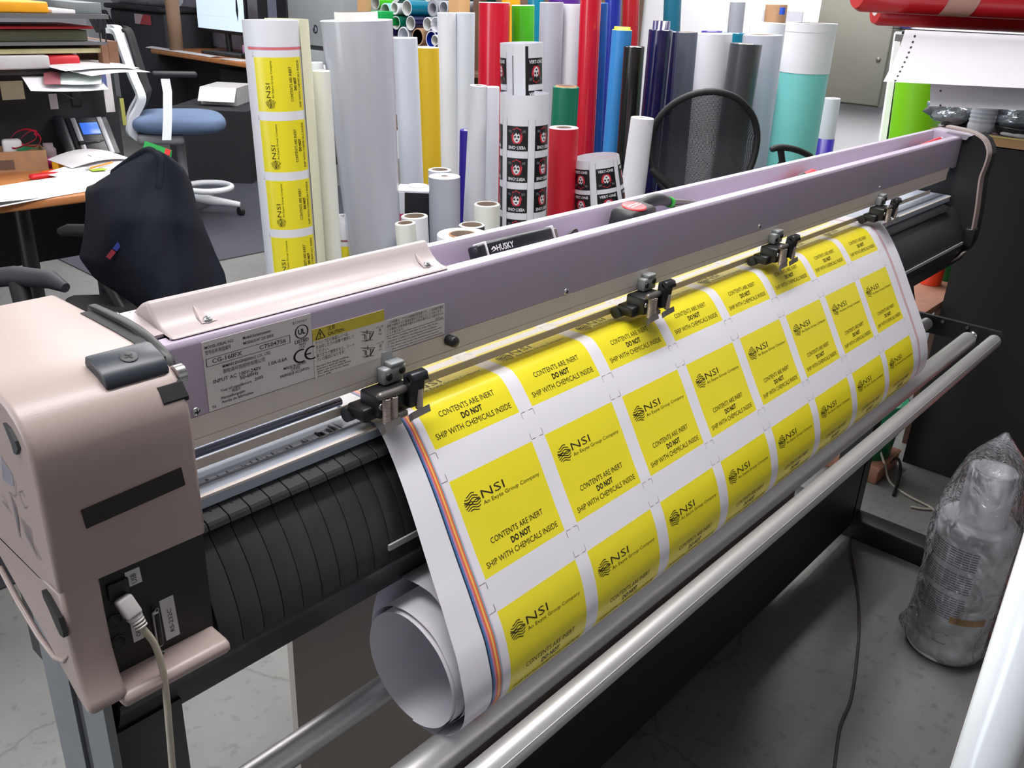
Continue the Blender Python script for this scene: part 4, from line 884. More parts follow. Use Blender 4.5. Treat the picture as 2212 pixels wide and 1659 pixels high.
hroll('gray film roll end near the right post of the rack', 935, 18, 17, F['tubeg'], F['tubeg'], F['tubeg'], hole=.6)
hroll('pale gray roll end touching the right post of the rack', 958, 17, 14, F['gray'], F['gray'])
hroll('white tube end at the top, left of the gray roll end in the rack', 924, -9, 12, F['green'], IN)
hroll('gray tube end with dark green film in the rack', 855, 49, 14, F['green'], IN)
hroll('gray tube end with navy film in the middle of the rack', 887, 50, 15, F['navy'], IN)
hroll('pale tube end left of the white tube end in the rack', 923, 52, 14, F['cool'], IN)
hroll('white tube end lowest beside the tall white roll, in the rack', 941, 53, 16, F['cool'], F['white'])
hroll('wide pale film roll with thin walls above the white roll', 871, 77, 18, F['gray'], F['cool'])
hroll('kraft rimmed tube stuffed with blue film in the rack', 902, 80, 18, KRAFT, F['black'], KRAFT)
hroll('blue film roll with a white core inside, right in the rack', 932, 85, 18, F['royal'], F['royal'], F['white'])
hroll('slim white tube inside the blue roll of the rack', 939, 87, 11, F['white'], IN, x=RX - .14)
hroll('violet roll mostly hidden behind the silver roll in the rack', 846, 66, 12, F['violet'], F['violet'], F['violet'], x=RX + .2)
gb_ = thing('green_folder', 'bright green plastic folder standing in the rack by the silver roll', 'folder', atX(812, 40, RX - .1))
c = atX(811, 31, RX - .1); obj('cover', MB().rbox((c.x, c.y - .05, c.z - .06), (c.x + .25, c.y + .05, c.z + .02), .004), mat('folder_green', (10, 156, 74), .4), gb_)
# ------------------------------------------------------------------ electrical panel on the wall
ep = thing('wall_panel', 'gray green metal electrical box with a round lock on the wall', 'panel', (5.47, 2.16, .92))
BOXM = mat('box_gray_green', (126, 126, 116), .5, .1, noise=.02)
obj('body', MB().rbox((5.39, 1.935, .925), (5.50, 2.385, 1.50), .006), BOXM, ep)
obj('door', MB().rbox((5.372, 1.940, .935), (5.388, 2.380, 1.49), .005), BOXM, ep)
obj('lock', MB().lathe((5.372, 1.985, 1.185), V(-1, 0, 0), [(0, .013), (.006, .013), (.009, .009), (.009, .0001)], 16), STEELD, ep)
sg = obj('warning_sign', MB().box((5.470, 1.880, 1.370), (5.4785, 2.02, 1.45)).box((5.4695, 1.880, 1.355), (5.4785, 2.02, 1.372), 1), [PAPER, F['violet']]); tag(sg, 'small white and navy notice right of the electrical box', 'sign')
# ------------------------------------------------------------------ mesh back office chair in front of the rolls
mc = thing('mesh_chair', 'black office chair with a round see-through mesh back behind the cutter', 'chair', atD(1525, 330, 3.5) * 1)
mc.location.z = 0; WL[mc.name] = Vector(mc.location)
c = atD(1525, 300, 3.5); er = V(.6652, -.7467, 0); ef = V(.7467, .6652, 0)
def mp_(r, z, d=0.0): return V(c.x, c.y, 0) + er * r + ef * d + V(0, 0, z)
fr = [mp_(.212 * math.cos(a) * (1 - .06 * math.sin(a)), .945 + .185 * math.sin(a) if math.sin(a) > 0 else .945 + .26 * math.sin(a), .03 * math.cos(2 * a)) for a in [2 * math.pi * i / 40 for i in range(40)]]
obj('back_frame', MB().tube(fr, [.013] * 40, 10, closed=True), mat('chair_black', (24, 25, 28), .6, noise=.06), mc)
def mesh_net():
    m = bpy.data.materials.new('chair_mesh'); m.use_nodes = True; nt = m.node_tree; b = nt.nodes['Principled BSDF']; b.inputs['Base Color'].default_value = (.012, .012, .014, 1); b.inputs['Roughness'].default_value = .7
    tc = nt.nodes.new('ShaderNodeTexCoord'); v = nt.nodes.new('ShaderNodeTexVoronoi'); v.inputs['Scale'].default_value = 260; v.inputs['Randomness'].default_value = 0
    r = nt.nodes.new('ShaderNodeMath'); r.operation = 'GREATER_THAN'; r.inputs[1].default_value = .46
    mx = nt.nodes.new('ShaderNodeMixShader'); tr = nt.nodes.new('ShaderNodeBsdfTransparent'); o = nt.nodes['Material Output']
    mr = nt.nodes.new('ShaderNodeMapRange'); mr.inputs[3].default_value = .38; mr.inputs[4].default_value = 1
    nt.links.new(tc.outputs['Object'], v.inputs['Vector']); nt.links.new(v.outputs['Distance'], r.inputs[0]); nt.links.new(r.outputs[0], mr.inputs[0]); nt.links.new(mr.outputs[0], mx.inputs[0])
    nt.links.new(tr.outputs[0], mx.inputs[1]); nt.links.new(b.outputs[0], mx.inputs[2]); nt.links.new(mx.outputs[0], o.inputs['Surface']); return m
nb = MB(); ctr = mp_(0, .93, .035); fr2 = fr
nb.grid(lambda u, v: ctr + (fr2[int(round(u * 40)) % 40] - ctr) * v + ef * (.03 * (1 - v * v)), 40, 5); obj('mesh_back', nb, mesh_net(), mc)
CB = mat('chair_black', (24, 25, 28), .6)
obj('back_spine', MB().tube([mp_(-.04, .50, -.1), mp_(-.045, .62, -.03), mp_(-.06, .72, -.025), mp_(-.205, .82, 0)], [.03, .026, .02, .012], 10).tube([mp_(-.04, .62, -.03), mp_(.02, .70, -.03), mp_(.19, .80, 0)], [.024, .02, .012], 10).rbox(mp_(-.06, .60) + V(-.06, -.06, 0), mp_(-.06, .72) + V(.06, .06, 0), .02), CB, mc)
obj('seat', MB().rbox((-.24, -.23, -.04), (.24, .23, .04), .035, M=Matrix.Translation(mp_(-.02, .55, .26)) @ Matrix.Rotation(math.radians(-48), 4, 'Z'), seg=3), mat('seat_fabric_black', (22, 22, 25), .9), mc)
def arm_(s, zt): 
    obj('armrest', MB().tube(crspline([mp_(s * .27, zt - .008, .02), mp_(s * .29, zt, .06), mp_(s * .33, zt, .16), mp_(s * .345, zt - .01, .30)], 4), .017, 8), CB, mc)
    obj('arm_post', MB().tube([mp_(s * .295, zt, .06), mp_(s * .30, zt - .12, .10), mp_(s * .23, .53, .2)], .016, 8), CB, mc)
obj('armrest', MB().tube(crspline([atD(1664, 323, 3.3), atD(1688, 318, 3.3), atD(1722, 324, 3.32), atD(1752, 338, 3.36)], 4), [.008] + [.012] * 11 + [.010], 8), CB, mc)
obj('arm_post', MB().tube([atD(1686, 320, 3.31), atD(1690, 350, 3.34), mp_(.23, .53, .2)], .013, 8), CB, mc)
arm_(-1, .76)
obj('gas_column', MB().cyl(mp_(-.02, .10, .26), mp_(-.02, .52, .26), .028), CB, mc)
for k in range(5):
    a = k * 2 * math.pi / 5; e = mp_(-.02 + .29 * math.cos(a), .07, .26 + .29 * math.sin(a)); obj('base_spoke', MB().tube([mp_(-.02, .10, .26), e], [.026, .016], 8), CB, mc); obj('caster', MB().cyl(e + V(-.012, 0, -.042), e + V(.012, 0, -.042), .028, n=14), BLACKP, mc)
# ------------------------------------------------------------------ near desk with a dark partition and clutter (back left)
DESKW = mat('desk_orange_wood', (196, 128, 76), .5, noise=.10, nscale=7, stretch=(.3, 3, 1)); PART = mat('partition_gray', (44, 46, 52), .85, noise=.06); DARKW = mat('shelf_dark', (40, 34, 34), .7)
dk = thing('office_desk', 'desk with an orange wood edge, dark panel and shelves in the back left corner', 'desk', (1.15, 3.5, 0))
obj('desk_top', MB().rbox((-.4, 3.13, .708), (1.70, 3.90, .738), .006), DESKW, dk)
obj('back_panel', MB().box((-.4, 3.905, .30), (1.86, 3.935, 1.105)), PART, dk)
obj('side_panel', MB().box((1.66, 3.50, 0), (1.69, 3.90, .708)), PART, dk)
obj('desk_leg', MB().cyl((1.18, 3.30, 0), (1.18, 3.30, .708), .028), BLACKP, dk)
obj('cable_slot', MB().rbox((1.668, 3.899, .925), (1.708, 3.905, .985), .004), BLACKP, dk)
obj('hutch_shelf', MB().box((-.3, 3.62, 1.085), (1.76, 3.95, 1.105)), DARKW, dk); obj('hutch_shelf', MB().box((-.3, 3.62, 1.185), (1.715, 3.95, 1.197)), mat('tray_metal', (120, 120, 124), .4, .5), dk)
obj('hutch_shelf', MB().box((-.3, 3.58, 1.280), (1.715, 3.95, 1.296)), mat('shelf_gray', (96, 96, 98), .5), dk)
obj('hutch_end', MB().box((1.735, 3.66, 1.105), (1.775, 3.95, 1.195)), mat('brown_end', (120, 86, 64), .7, noise=.1), dk); obj('hutch_end', MB().box((1.690, 3.62, 1.105), (1.715, 3.66, 1.185)), mat('brown_end', (120, 86, 64), .7), dk)
for xx in (1.690, 1.712): obj('wire_post', MB().cyl((xx, 3.62, 1.197), (xx, 3.62, 1.281), .003, n=6), BLACKP, dk)
RED = mat('folder_red', (196, 40, 48), .5, noise=.04); MAN = mat('manila', (176, 168, 126), .7, noise=.08); GRN = mat('olive_paper', (96, 98, 78), .8, noise=.15, nscale=40, stretch=(.2, .2, 8))
def slab(name, label, cat, x0, x1, y0, y1, z0, z1, m, rz=0, rnd=.002, grp=None, parts=()):
    c = V((x0 + x1) / 2, (y0 + y1) / 2, z0); M = Matrix.Translation(c) @ Matrix.Rotation(math.radians(rz), 4, 'Z'); hx, hy = (x1 - x0) / 2, (y1 - y0) / 2
    o = obj(name, MB().rbox((-hx, -hy, 0), (hx, hy, z1 - z0), min(rnd, (z1 - z0) * .4), M=M), m); tag(o, label, cat, grp); return o
def bent(name, label, cat, c, wx, wy, m, rz=0, lift=.01, curl=.02, tx=0, grp=None, th=.0015, ph=0.0):     # a sheet of paper, slightly curled, with a thickness
    M = Matrix.Translation(Vector(c)) @ Matrix.Rotation(math.radians(rz), 4, 'Z') @ Matrix.Rotation(math.radians(tx), 4, 'X')
    f = lambda u, v, o: M @ V((u - .5) * wx, (v - .5) * wy, lift + curl * math.sin(math.pi * u + ph) * (.6 + .4 * v) + o)
    b = MB().grid(lambda u, v: f(u, v, th), 10, 4).grid(lambda u, v: f(u, v, 0), 10, 4)
    for q in (0, 1): b.grid(lambda u, v: f(u, q, th * v), 10, 1).grid(lambda u, v: f(q, u, th * v), 4, 1)
    o = obj(name, b, m); tag(o, label, cat, grp); return o, (lambda u, v: f(u, v, th + .0006))
slab('red_folder', 'thin red folder lying high on the hutch shelf', 'folder', 1.0, 1.68, 3.64, 3.9, 1.240, 1.250, RED, 3)
slab('paper_stack', 'stack of olive papers on the wire shelf of the hutch', 'papers', .6, 1.66, 3.66, 3.92, 1.1975, 1.236, GRN)
slab('folder_stack', 'manila folders lying below the olive papers', 'folder', .6, 1.70, 3.63, 3.60 + .3, 1.1125 + .043, 1.1125 + .060, MAN)
slab('red_binder', 'red binder lying on its side in the lower hutch slot', 'binder', 1.50, 1.62, 3.63, 3.85, 1.1055, 1.150, RED, -8, .012)
slab('pale_carton', 'white and gray carton on the paper shelf at the left picture edge', 'carton', 1.20, 1.48, 3.60, 3.85, 1.1055, 1.152, mat('carton_gray', (186, 184, 186), .6), 0, .006)
slab('orange_box', 'orange yellow box at the upper left picture corner', 'box', 1.28, 1.505, 3.60, 3.8, 1.2965, 1.335, mat('box_orange', (236, 162, 20), .5), 0, .006)
slab('white_ream', 'small white carton beside the orange yellow box on top of the hutch', 'box', 1.515, 1.60, 3.60, 3.8, 1.2965, 1.310, PAPER)
slab('gray_case', 'gray plastic case on top of the hutch', 'case', 1.61, 1.71, 3.62, 3.9, 1.2965, 1.335, mat('case_gray', (118, 126, 130), .5))
GP = 'loose papers sagging off the hutch shelf'
bent('paper_sheet', 'white paper with a maroon block hanging over the shelf edge', 'paper', (1.50, 3.565, 1.070), .26, .28, PAPER, -14, .0, -.008, 10, GP)
o, f = bent('printed_flyer', 'maroon printed flyer on the papers at the shelf edge', 'paper', (1.455, 3.545, 1.076), .055, .16, mat('flyer_maroon', (140, 76, 84), .6), -24, .0, .003, 10, GP)
bent('paper_sheet', 'pale green tinted paper sagging off the shelf between white papers', 'paper', (1.545, 3.55, 1.082), .18, .22, mat('paper_tint', (206, 218, 214), .7), -28, .0, -.006, 9, GP)
bent('paper_sheet', 'curled white paper lying farthest right on the shelf edge', 'paper', (1.66, 3.565, 1.098), .27, .20, PAPER, 14, .0, .010, 4, GP)
bent('paper_sheet', 'topmost curled white paper on the shelf edge', 'paper', (1.625, 3.61, 1.110), .30, .20, PAPER, 6, .0, .009, 3, GP)
for nm, x0, z0, wx, hz, mm, lb in (('sticky_note', 1.40, .965, .085, .07, mat('note_cream', (214, 214, 186), .8), 'cream note stuck on the dark desk panel at the left edge'), ('paper_slip', 1.577, .920, .032, .060, mat('slip_gray', (190, 190, 196), .7), 'narrow pale slip stuck on the dark desk panel')):
    b = MB().box((x0, 3.9005, z0), (x0 + wx, 3.9042, z0 + hz)); tag(obj(nm, b, mm), lb, 'note')
b = MB().box((1.787, 3.86, .90), (1.825, 3.864, 1.135)); tag(obj('brochure', b, PAPER), 'white brochure hanging at the end of the desk panel', 'paper')
b = MB().box((1.775, 3.850, 1.00), (1.800, 3.855, 1.165), 0).box((1.781, 3.849, 1.125), (1.7995, 3.8498, 1.165), 1); tag(obj('red_brochure', b, [mat('broch_blue', (96, 110, 168), .6), mat('broch_red', (224, 60, 50), .6)]), 'red and blue brochure hanging at the end of the hutch', 'paper')
b = MB().box((1.842, 3.84, .845), (1.858, 3.846, .955)); tag(obj('yellow_strip', b, mat('strip_olive', (176, 178, 96), .6)), 'dull yellow paper strip hanging beside the desk end', 'paper')
cp_ = MB().tube(crspline([(1.565, 3.895, 1.06), (1.60, 3.892, 1.00), (1.655, 3.894, .965), (1.672, 3.897, .955)], 5), .0035, 6); tag(obj('power_cord', cp_, DARKG), 'dark cord running into the desk panel slot', 'cord')
ph = thing('desk_phone', 'dark desk phone with a lit blue screen', 'phone', (1.70, 3.80, .738))
M = Matrix.Translation((1.70, 3.83, .803)) @ Matrix.Rotation(math.radians(-8), 4, 'Z') @ Matrix.Rotation(math.radians(46), 4, 'X')
obj('body', MB().rbox((-.085, -.09, -.012), (.085, .10, .012), .006, M=M), mat('phone_dark', (36, 38, 44), .4), ph)
for s in (-1, 1): obj('side_trim', MB().rbox((-.012 + s * .052, -.085, .0122), (.008 + s * .052, .095, .0152), .001, M=M), mat('phone_silver', (150, 152, 158), .4, .3), ph)
obj('screen', MB().rbox((-.036, .012, .0122), (.036, .070, .0145), .001, M=M), mat('phone_screen', (60, 110, 214), .3, emit=.55, noise=.1, nscale=90), ph)
obj('handset', MB().rbox((-.135, -.09, -.01), (-.090, .10, .035), .012, M=M), mat('phone_dark', (36, 38, 44), .4), ph)
obj('foot', MB().rbox((1.63, 3.80, .739), (1.77, 3.885, .80), .004), mat('phone_dark', (36, 38, 44), .4), ph)
for k in range(2): obj('button', MB().rbox((-.03 + .03 * k, -.03, .0122), (-.012 + .03 * k, -.018, .016), .001, M=M), DARKG, ph)
kb = thing('cardboard_box', 'open brown cardboard box on the desk at the left edge', 'box', (1.32, 3.68, .738))
M = Matrix.Translation((1.325, 3.70, .738)) @ Matrix.Rotation(math.radians(-14), 4, 'Z')
obj('box_body', MB().box((-.11, -.07, 0), (.11, -.066, .075), M=M).box((-.11, .066, 0), (.11, .07, .075), M=M).box((-.11, -.066, 0), (-.106, .066, .075), M=M).box((.106, -.066, 0), (.11, .066, .075), M=M).box((-.106, -.066, 0), (.106, .066, .004), M=M), KRAFT, kb)
obj('box_label', MB().box((-.06, -.0715, .01), (-.005, -.0702, .045), M=M), mat('label_brown', (110, 88, 78), .7), kb)
rc_ = thing('red_tape_coil', 'loosely coiled red ribbon lying on the cardboard box', 'ribbon', (1.38, 3.72, .82))
pts = []
for k in range(60):
    a = k / 59 * 4.2 * math.pi; pts.append((1.385 + (.045 - .006 * math.sin(a * .7)) * math.cos(a) + .018 * math.sin(a * .5), 3.70 + .03 * math.sin(a), .842 + .026 * math.sin(a + .6) + .008 * math.cos(a * 1.7)))
obj('ribbon', MB().ribbon(pts, V(.002, -.006, .006), .001), mat('ribbon_red', (196, 32, 62), .4), rc_)
slab('white_tub', 'small white tub with a green edge inside the cardboard box', 'tub', 1.305, 1.37, 3.69, 3.74, .745, .845, PAPER, -14, .01)
o, f = bent('green_wrapper', 'crumpled green wrapper in the cardboard box under the red ribbon', 'wrapper', (1.375, 3.665, .808), .07, .05, mat('wrap_green', (30, 130, 84), .4), 8, 0, .012)
b = MB().lathe((1.445, 3.655, .738), V(0, 0, 1), [(0, .0001), (0, .027), (.036, .027), (.040, .026), (.070, .026), (.078, .018), (.092, .018), (.092, .0001)], 18, mis=[1, 1, 1, 0, 0, 0, 0])
o = obj('glue_jar', b, [mat('clear_jar', (206, 200, 210), .1, trans=.7), mat('pink_glue', (222, 70, 168), .4)]); tag(o, 'small clear jar with a pink lower half on the desk', 'jar')
for i, (c, rz, m, lb) in enumerate((((1.40, 3.50, .7485), 16, mat('orange_plastic', (240, 96, 30), .35), 'orange plastic scraper on the desk papers'), ((1.345, 3.46, .7475), 4, mat('cutter_red', (214, 44, 52), .35), 'red plastic squeegee in front of the orange scraper'))):
    M = Matrix.Translation(c) @ Matrix.Rotation(math.radians(rz), 4, 'Z'); t = thing('scraper', lb, 'scraper', c)
    obj('handle', MB().rbox((-.06, -.018, -.008), (.05, .018, .010), .008, M=M), m, t); obj('blade', MB().rbox((.045, -.026, -.006), (.075, .026, .001), .002, M=M), m, t)
slab('yellow_box', 'small yellow box behind the orange scraper', 'box', 1.425, 1.525, 3.56, 3.60, .739, .772, mat('box_yellow', (236, 178, 36), .5), 10, .002)
GD = 'papers spread over the near desk'
bent('paper_sheet', 'long white sheet along the front edge of the desk', 'paper', (1.28, 3.255, .742), .56, .22, PAPER, 10, .0, .006, 3, GD)
bent('paper_sheet', 'white sheet with a lime green block near the dark jacket', 'paper', (1.49, 3.42, .742), .25, .20, PAPER, 22, .004, .010, 4, GD)
b = MB().box((1.49, 3.395, .7575), (1.545, 3.43, .7590)); tag(obj('lime_card', b, mat('lime_card', (176, 206, 60), .6)), 'lime green card on the papers beside the jacket', 'card')
o, f = bent('paper_sheet', 'white curled sheet with a gray printed bar in front of the phone', 'paper', (1.56, 3.56, .770), .27, .14, PAPER, 12, .0, .022, 6, GD)
b = MB(); poly(b, f, [(.45, .35), (.95, .55), (.95, .66), (.45, .5)]); obj('printed_text', b, mat('print_gray', (120, 112, 126), .6), o)
bent('paper_sheet', 'torn white sheet under the curled sheet, nearest the jacket', 'paper', (1.60, 3.50, .752), .25, .15, PAPER, 14, .0, .012, 4, GD)
slab('gray_notebook', 'dark gray notebook under the papers beside the jacket', 'notebook', 1.50, 1.68, 3.47, 3.57, .739, .752, mat('notebook_gray', (92, 88, 100), .6), 14)
slab('black_mat', 'thin black mat sticking out under the papers at the desk edge', 'mat', 1.0, 1.50, 3.15, 3.34, .7385, .7415, BLACKP, 10, .001)
pc = thing('pencil', 'orange pencil pointing at the dark jacket', 'pencil', (1.55, 3.44, .765)); obj('shaft', MB().cyl((1.49, 3.425, .764), (1.60, 3.465, .770), .0035, n=6), mat('pencil_orange', (236, 150, 30), .4), pc); obj('ferrule', MB().cyl((1.474, 3.419, .763), (1.49, 3.425, .764), .0036, n=8), CHROME, pc)
# ------------------------------------------------------------------ chair with a dark jacket over its back, and another black armrest
jc = thing('jacket_chair', 'dark office chair half hidden under a navy jacket', 'chair', (1.30, 2.62, 0))
def W(px, py, d): return atD(px, py, d)
JP = [((258, 372), (312, 326), (352, 332), (396, 366)), ((205, 400), (298, 352), (372, 350), (412, 400)), ((186, 420), (280, 400), (372, 402), (425, 452)), ((186, 470), (270, 462), (372, 462), (444, 500)), ((180, 520), (262, 520), (372, 524), (464, 545)), ((172, 556), (258, 575), (376, 585), (486, 590)), ((206, 600), (280, 630), (380, 640), (494, 640)), ((300, 655), (340, 690), (400, 700), (500, 690))]
def jk(u, v):
    rows_ = [crspline([(p[0], p[1], 0) for p in r], 6) for r in JP]
    k = v * (len(JP) - 1); i = min(int(k), len(JP) - 2); t = k - i
    a = rows_[i][min(int(u * 18), 18)]; b_ = rows_[i + 1][min(int(u * 18), 18)]; p = a * (1 - t) + b_ * t
    fold = .030 * math.sin(u * 13 + v * 4.0) * (.3 + .7 * v) + .022 * math.sin(u * 7 - v * 7) + .012 * math.sin(u * 23 + v * 9) + .045 * math.exp(-((u - .62 - .06 * v) / .07) ** 2) * min(1, v * 3)
    return W(p.x, p.y, 2.72 - .30 * math.sin(math.pi * min(max(u, .02), .98)) ** .8 * (.35 + .65 * min(1, v * 2.2)) + fold)
JM = mat('navy_fleece', (24, 27, 36), .95, noise=.12, nscale=30, bump=.25, bscale=500, spec=.15)
jb = MB().grid(jk, 18, 28)
jt = thing('navy_jacket', 'dark navy jacket with a small blue and red logo, draped over a chair', 'jacket', (1.30, 2.55, .60))
jo = obj('jacket_shell', jb, JM, jt); so = jo.modifiers.new('thick', 'SOLIDIFY'); so.thickness = .012; so.offset = 0; sb_ = jo.modifiers.new('sub', 'SUBSURF'); sb_.levels = 1; sb_.render_levels = 2
cl_ = MB().tube(crspline([jk(.06, .06), jk(.22, .03), jk(.40, .02), jk(.52, .10), jk(.57, .20), jk(.60, .34)], 5), [.008] + [.014] * 24 + [.004], 10); obj('collar', cl_, JM, jt)
def lg(u, v):
    c_ = jk(.30, .64); n = (V(0, 0, CAMH) - c_).normalized(); ex = (W(270, 524, 2.6) - W(238, 564, 2.6)); ey = n.cross(ex).normalized() * .013; return c_ + n * .020 + ex * (u - .3) + ey * (v - .5)
b = MB().add([lg(0, 0), lg(.38, 0), lg(.38, 1), lg(0, 1)], [(0, 1, 2, 3)], 0).add([lg(.42, 0), lg(1, 0), lg(1, 1), lg(.42, 1)], [(0, 1, 2, 3)], 1)
for k in range(2): b.add([p + (V(0, 0, CAMH) - p).normalized() * -.002 for p in (lg(0 + .42 * k, 0), lg(.38 + .62 * k, 0), lg(.38 + .62 * k, 1), lg(0 + .42 * k, 1))], [(0, 1, 2, 3)], k)
obj('logo_patch', b, [mat('patch_red', (130, 26, 42), .7, noise=.3, nscale=300), mat('patch_blue', (34, 48, 130), .7, noise=.2, nscale=300)], jt)
cx_, cy_ = 1.34, 2.72
obj('back_rest', MB().rbox((-.17, -.03, -.26), (.14, .03, .10), .03, M=Matrix.Translation((cx_, cy_, .74)) @ Matrix.Rotation(math.radians(-35), 4, 'Z')), CB, jc)
obj('back_bar', MB().tube([(cx_, cy_ + .02, .62), (cx_ - .02, cy_ - .02, .45), (cx_ - .14, cy_ - .1, .42)], .02, 8), CB, jc)
obj('seat', MB().rbox((-.24, -.23, -.04), (.24, .23, .04), .03, M=Matrix.Translation((cx_ - .17, cy_ - .20, .46)) @ Matrix.Rotation(math.radians(-35), 4, 'Z')), CB, jc)
obj('armrest', MB().tube([W(132, 500, 2.9), W(150, 497, 2.85), W(205, 498, 2.8)], [.014, .02, .02], 8), CB, jc)
obj('arm_post', MB().tube([W(190, 500, 2.82), W(200, 560, 2.8), (cx_ - .17, cy_ - .16, .45)], .015, 8), CB, jc)
obj('gas_column', MB().cyl((cx_ - .17, cy_ - .2, .09), (cx_ - .17, cy_ - .2, .44), .026), CB, jc)
for k in range(5):
    a = k * 2 * math.pi / 5 + .3; q = V(cx_ - .17, cy_ - .2, .09); e = q + V(.28 * math.cos(a), .28 * math.sin(a), -.02); obj('base_spoke', MB().tube([q, e], [.024, .015], 8), CB, jc); obj('caster', MB().cyl(e + V(-.012, 0, -.042), e + V(.012, 0, -.042), .028, n=14), BLACKP, jc)
ac = thing('black_chair', 'black office chair of which mainly one armrest shows at the left edge', 'chair', (.62, 2.40, 0))
a0, a1, a2, a3 = W(-60, 606, 2.5), W(30, 596, 2.5), W(110, 604, 2.46), W(142, 622, 2.44)
obj('armrest', MB().tube([a0, a1, a2, a3], [.026, .029, .026, .014], 12), mat('arm_pad', (54, 56, 62), .6), ac)
obj('arm_post', MB().tube([W(40, 612, 2.5), W(62, 700, 2.48), W(60, 780, 2.5)], [.028, .026, .026], 8), CB, ac)
q = V(.52, 2.46, 0); obj('seat', MB().rbox((-.24, -.23, .42), (.22, .23, .49), .03, M=Matrix.Translation(q)), CB, ac); obj('gas_column', MB().cyl(q + V(0, 0, .09), q + V(0, 0, .42), .026), CB, ac)
obj('back_rest', MB().rbox((-.27, -.21, .60), (-.22, .21, 1.0), .02, M=Matrix.Translation(q)), CB, ac)
for k in range(5):
    a = k * 2 * math.pi / 5 + .1; e = q + V(.28 * math.cos(a), .28 * math.sin(a), .07); obj('base_spoke', MB().tube([q + V(0, 0, .09), e], [.024, .015], 8), CB, ac); obj('caster', MB().cyl(e + V(-.012, 0, -.042), e + V(.012, 0, -.042), .028, n=14), BLACKP, ac)
gc = thing('green_card', 'green framed card with a red corner standing behind the jacket', 'card', (1.62, 3.02, .738)); gc.location.z = .74; WL[gc.name] = Vector(gc.location)
p0, p1, p2, p3 = W(313, 304, 3.25), W(370, 324, 3.22), W(366, 360, 3.22), W(304, 340, 3.25); n = (p1 - p0).cross(p3 - p0).normalized() * .004
obj('card', MB().add([p0, p1, p2, p3] + [p + n for p in (p0, p1, p2, p3)], [(0, 1, 2, 3), (4, 7, 6, 5), (0, 4, 5, 1), (1, 5, 6, 2), (2, 6, 7, 3), (3, 7, 4, 0)]), mat('card_green', (34, 160, 70), .5), gc)
n2 = -n * .3
i0, i1, i2, i3 = [p0 + (p1 - p0) * u + (p3 - p0) * v for u, v in ((.08, .35), (.92, .45), (.9, .98), (.1, .95))]; s_ = 1 if (i0 + n2 - V(0, 0, CAMH)).length < (i0 + n * 1.3 - V(0, 0, CAMH)).length else 0
of_ = n2 if s_ else n * 1.3
obj('window', MB().add([q_ + of_ for q_ in (i0, i1, i2, i3)], [(0, 1, 2, 3)]), mat('card_gray', (150, 160, 156), .5), gc)
r0, r1, r2, r3 = [p0 + (p1 - p0) * u + (p3 - p0) * v for u, v in ((.80, .02), (1, .02), (1, .42), (.80, .36))]; obj('red_corner', MB().add([q_ + of_ * 1.4 for q_ in (r0, r1, r2, r3)], [(0, 1, 2, 3)]), mat('corner_red', (220, 50, 44), .5), gc)
obj('stand', MB().rbox(gc.location + V(-.03, -.03, 0), gc.location + V(.03, .03, .004), .001).cyl(gc.location + V(0, 0, 0), (p2 + p3) / 2, .004, n=8), BLACKP, gc)
# ------------------------------------------------------------------ white framed chair with a blue seat
bc = thing('blue_seat_chair', 'office chair with white frame, blue seat and black mesh back', 'chair', atZ(400, 520, 0))
CW = mat('frame_white', (206, 210, 216), .4, noise=.02); SB = mat('seat_blue', (92, 112, 142), .85, noise=.05, bump=.1, bscale=400)
c6 = atD(390, 300, 5.5); o6 = V(c6.x, c6.y, 0); WL[bc.name] = o6.copy(); bc.location = o6
def Q(px, py, d=0.0): return atD(px, py, 5.5 + d)
fr = crspline([Q(236, 66, -.12), Q(252, 70, -.12), Q(262, 95, -.12), Q(285, 160, -.12), Q(304, 205, -.12), Q(303, 225, -.12), Q(288, 255, -.12), Q(283, 285, -.10), Q(300, 302, -.05), Q(318, 312, 0)], 5)
fv = (Q(300, 100) - V(0, 0, CAMH)).normalized(); fv.z = 0; fv.normalize(); frr = V(fv.y, -fv.x, 0)
obj('back_frame', MB().ribbon(fr, frr * .045 + fv * .02, .03), CW, bc)
fr2 = [p + fv * .40 for p in fr]; obj('back_frame', MB().ribbon(fr2, frr * .045 + fv * .02, .03), CW, bc)
mm = MB().grid(lambda u, v: crspline([Q(262, 62, -.1), Q(276, 70, -.1), Q(292, 120, -.1), Q(312, 185, -.1), Q(318, 205, -.1), Q(306, 240, -.1)], 4)[min(int(v * 20), 20)] + fv * .42 * u + frr * .03 * math.sin(u * 3.14), 6, 20); obj('mesh_back', mm, mat('mesh_black', (24, 25, 29), .8), bc); bc.children[-1].modifiers.new('thick', 'SOLIDIFY').thickness = .02
sc_ = Q(385, 262, .10); Ms = Matrix(((frr.x, fv.x, 0, sc_.x), (frr.y, fv.y, 0, sc_.y), (0, 0, 1, sc_.z), (0, 0, 0, 1)))
def seat_fn(d): return 1
spw = lambda q, e: math.copysign(abs(q) ** e, q)
sb2 = MB().grid(lambda u, v: Ms @ V(.285 * spw(math.cos(2 * math.pi * u), .55) * math.cos(math.pi * (v - .5)) ** .45, .25 * spw(math.sin(2 * math.pi * u), .55) * math.cos(math.pi * (v - .5)) ** .45, .062 * spw(math.sin(math.pi * (v - .5)), .8)), 40, 14); obj('seat', sb2, SB, bc)
obj('seat_pan', MB().rbox((-.25, -.2, -.115), (.02, .2, -.055), .02, M=Ms), mat('pan_gray', (120, 122, 126), .6), bc)
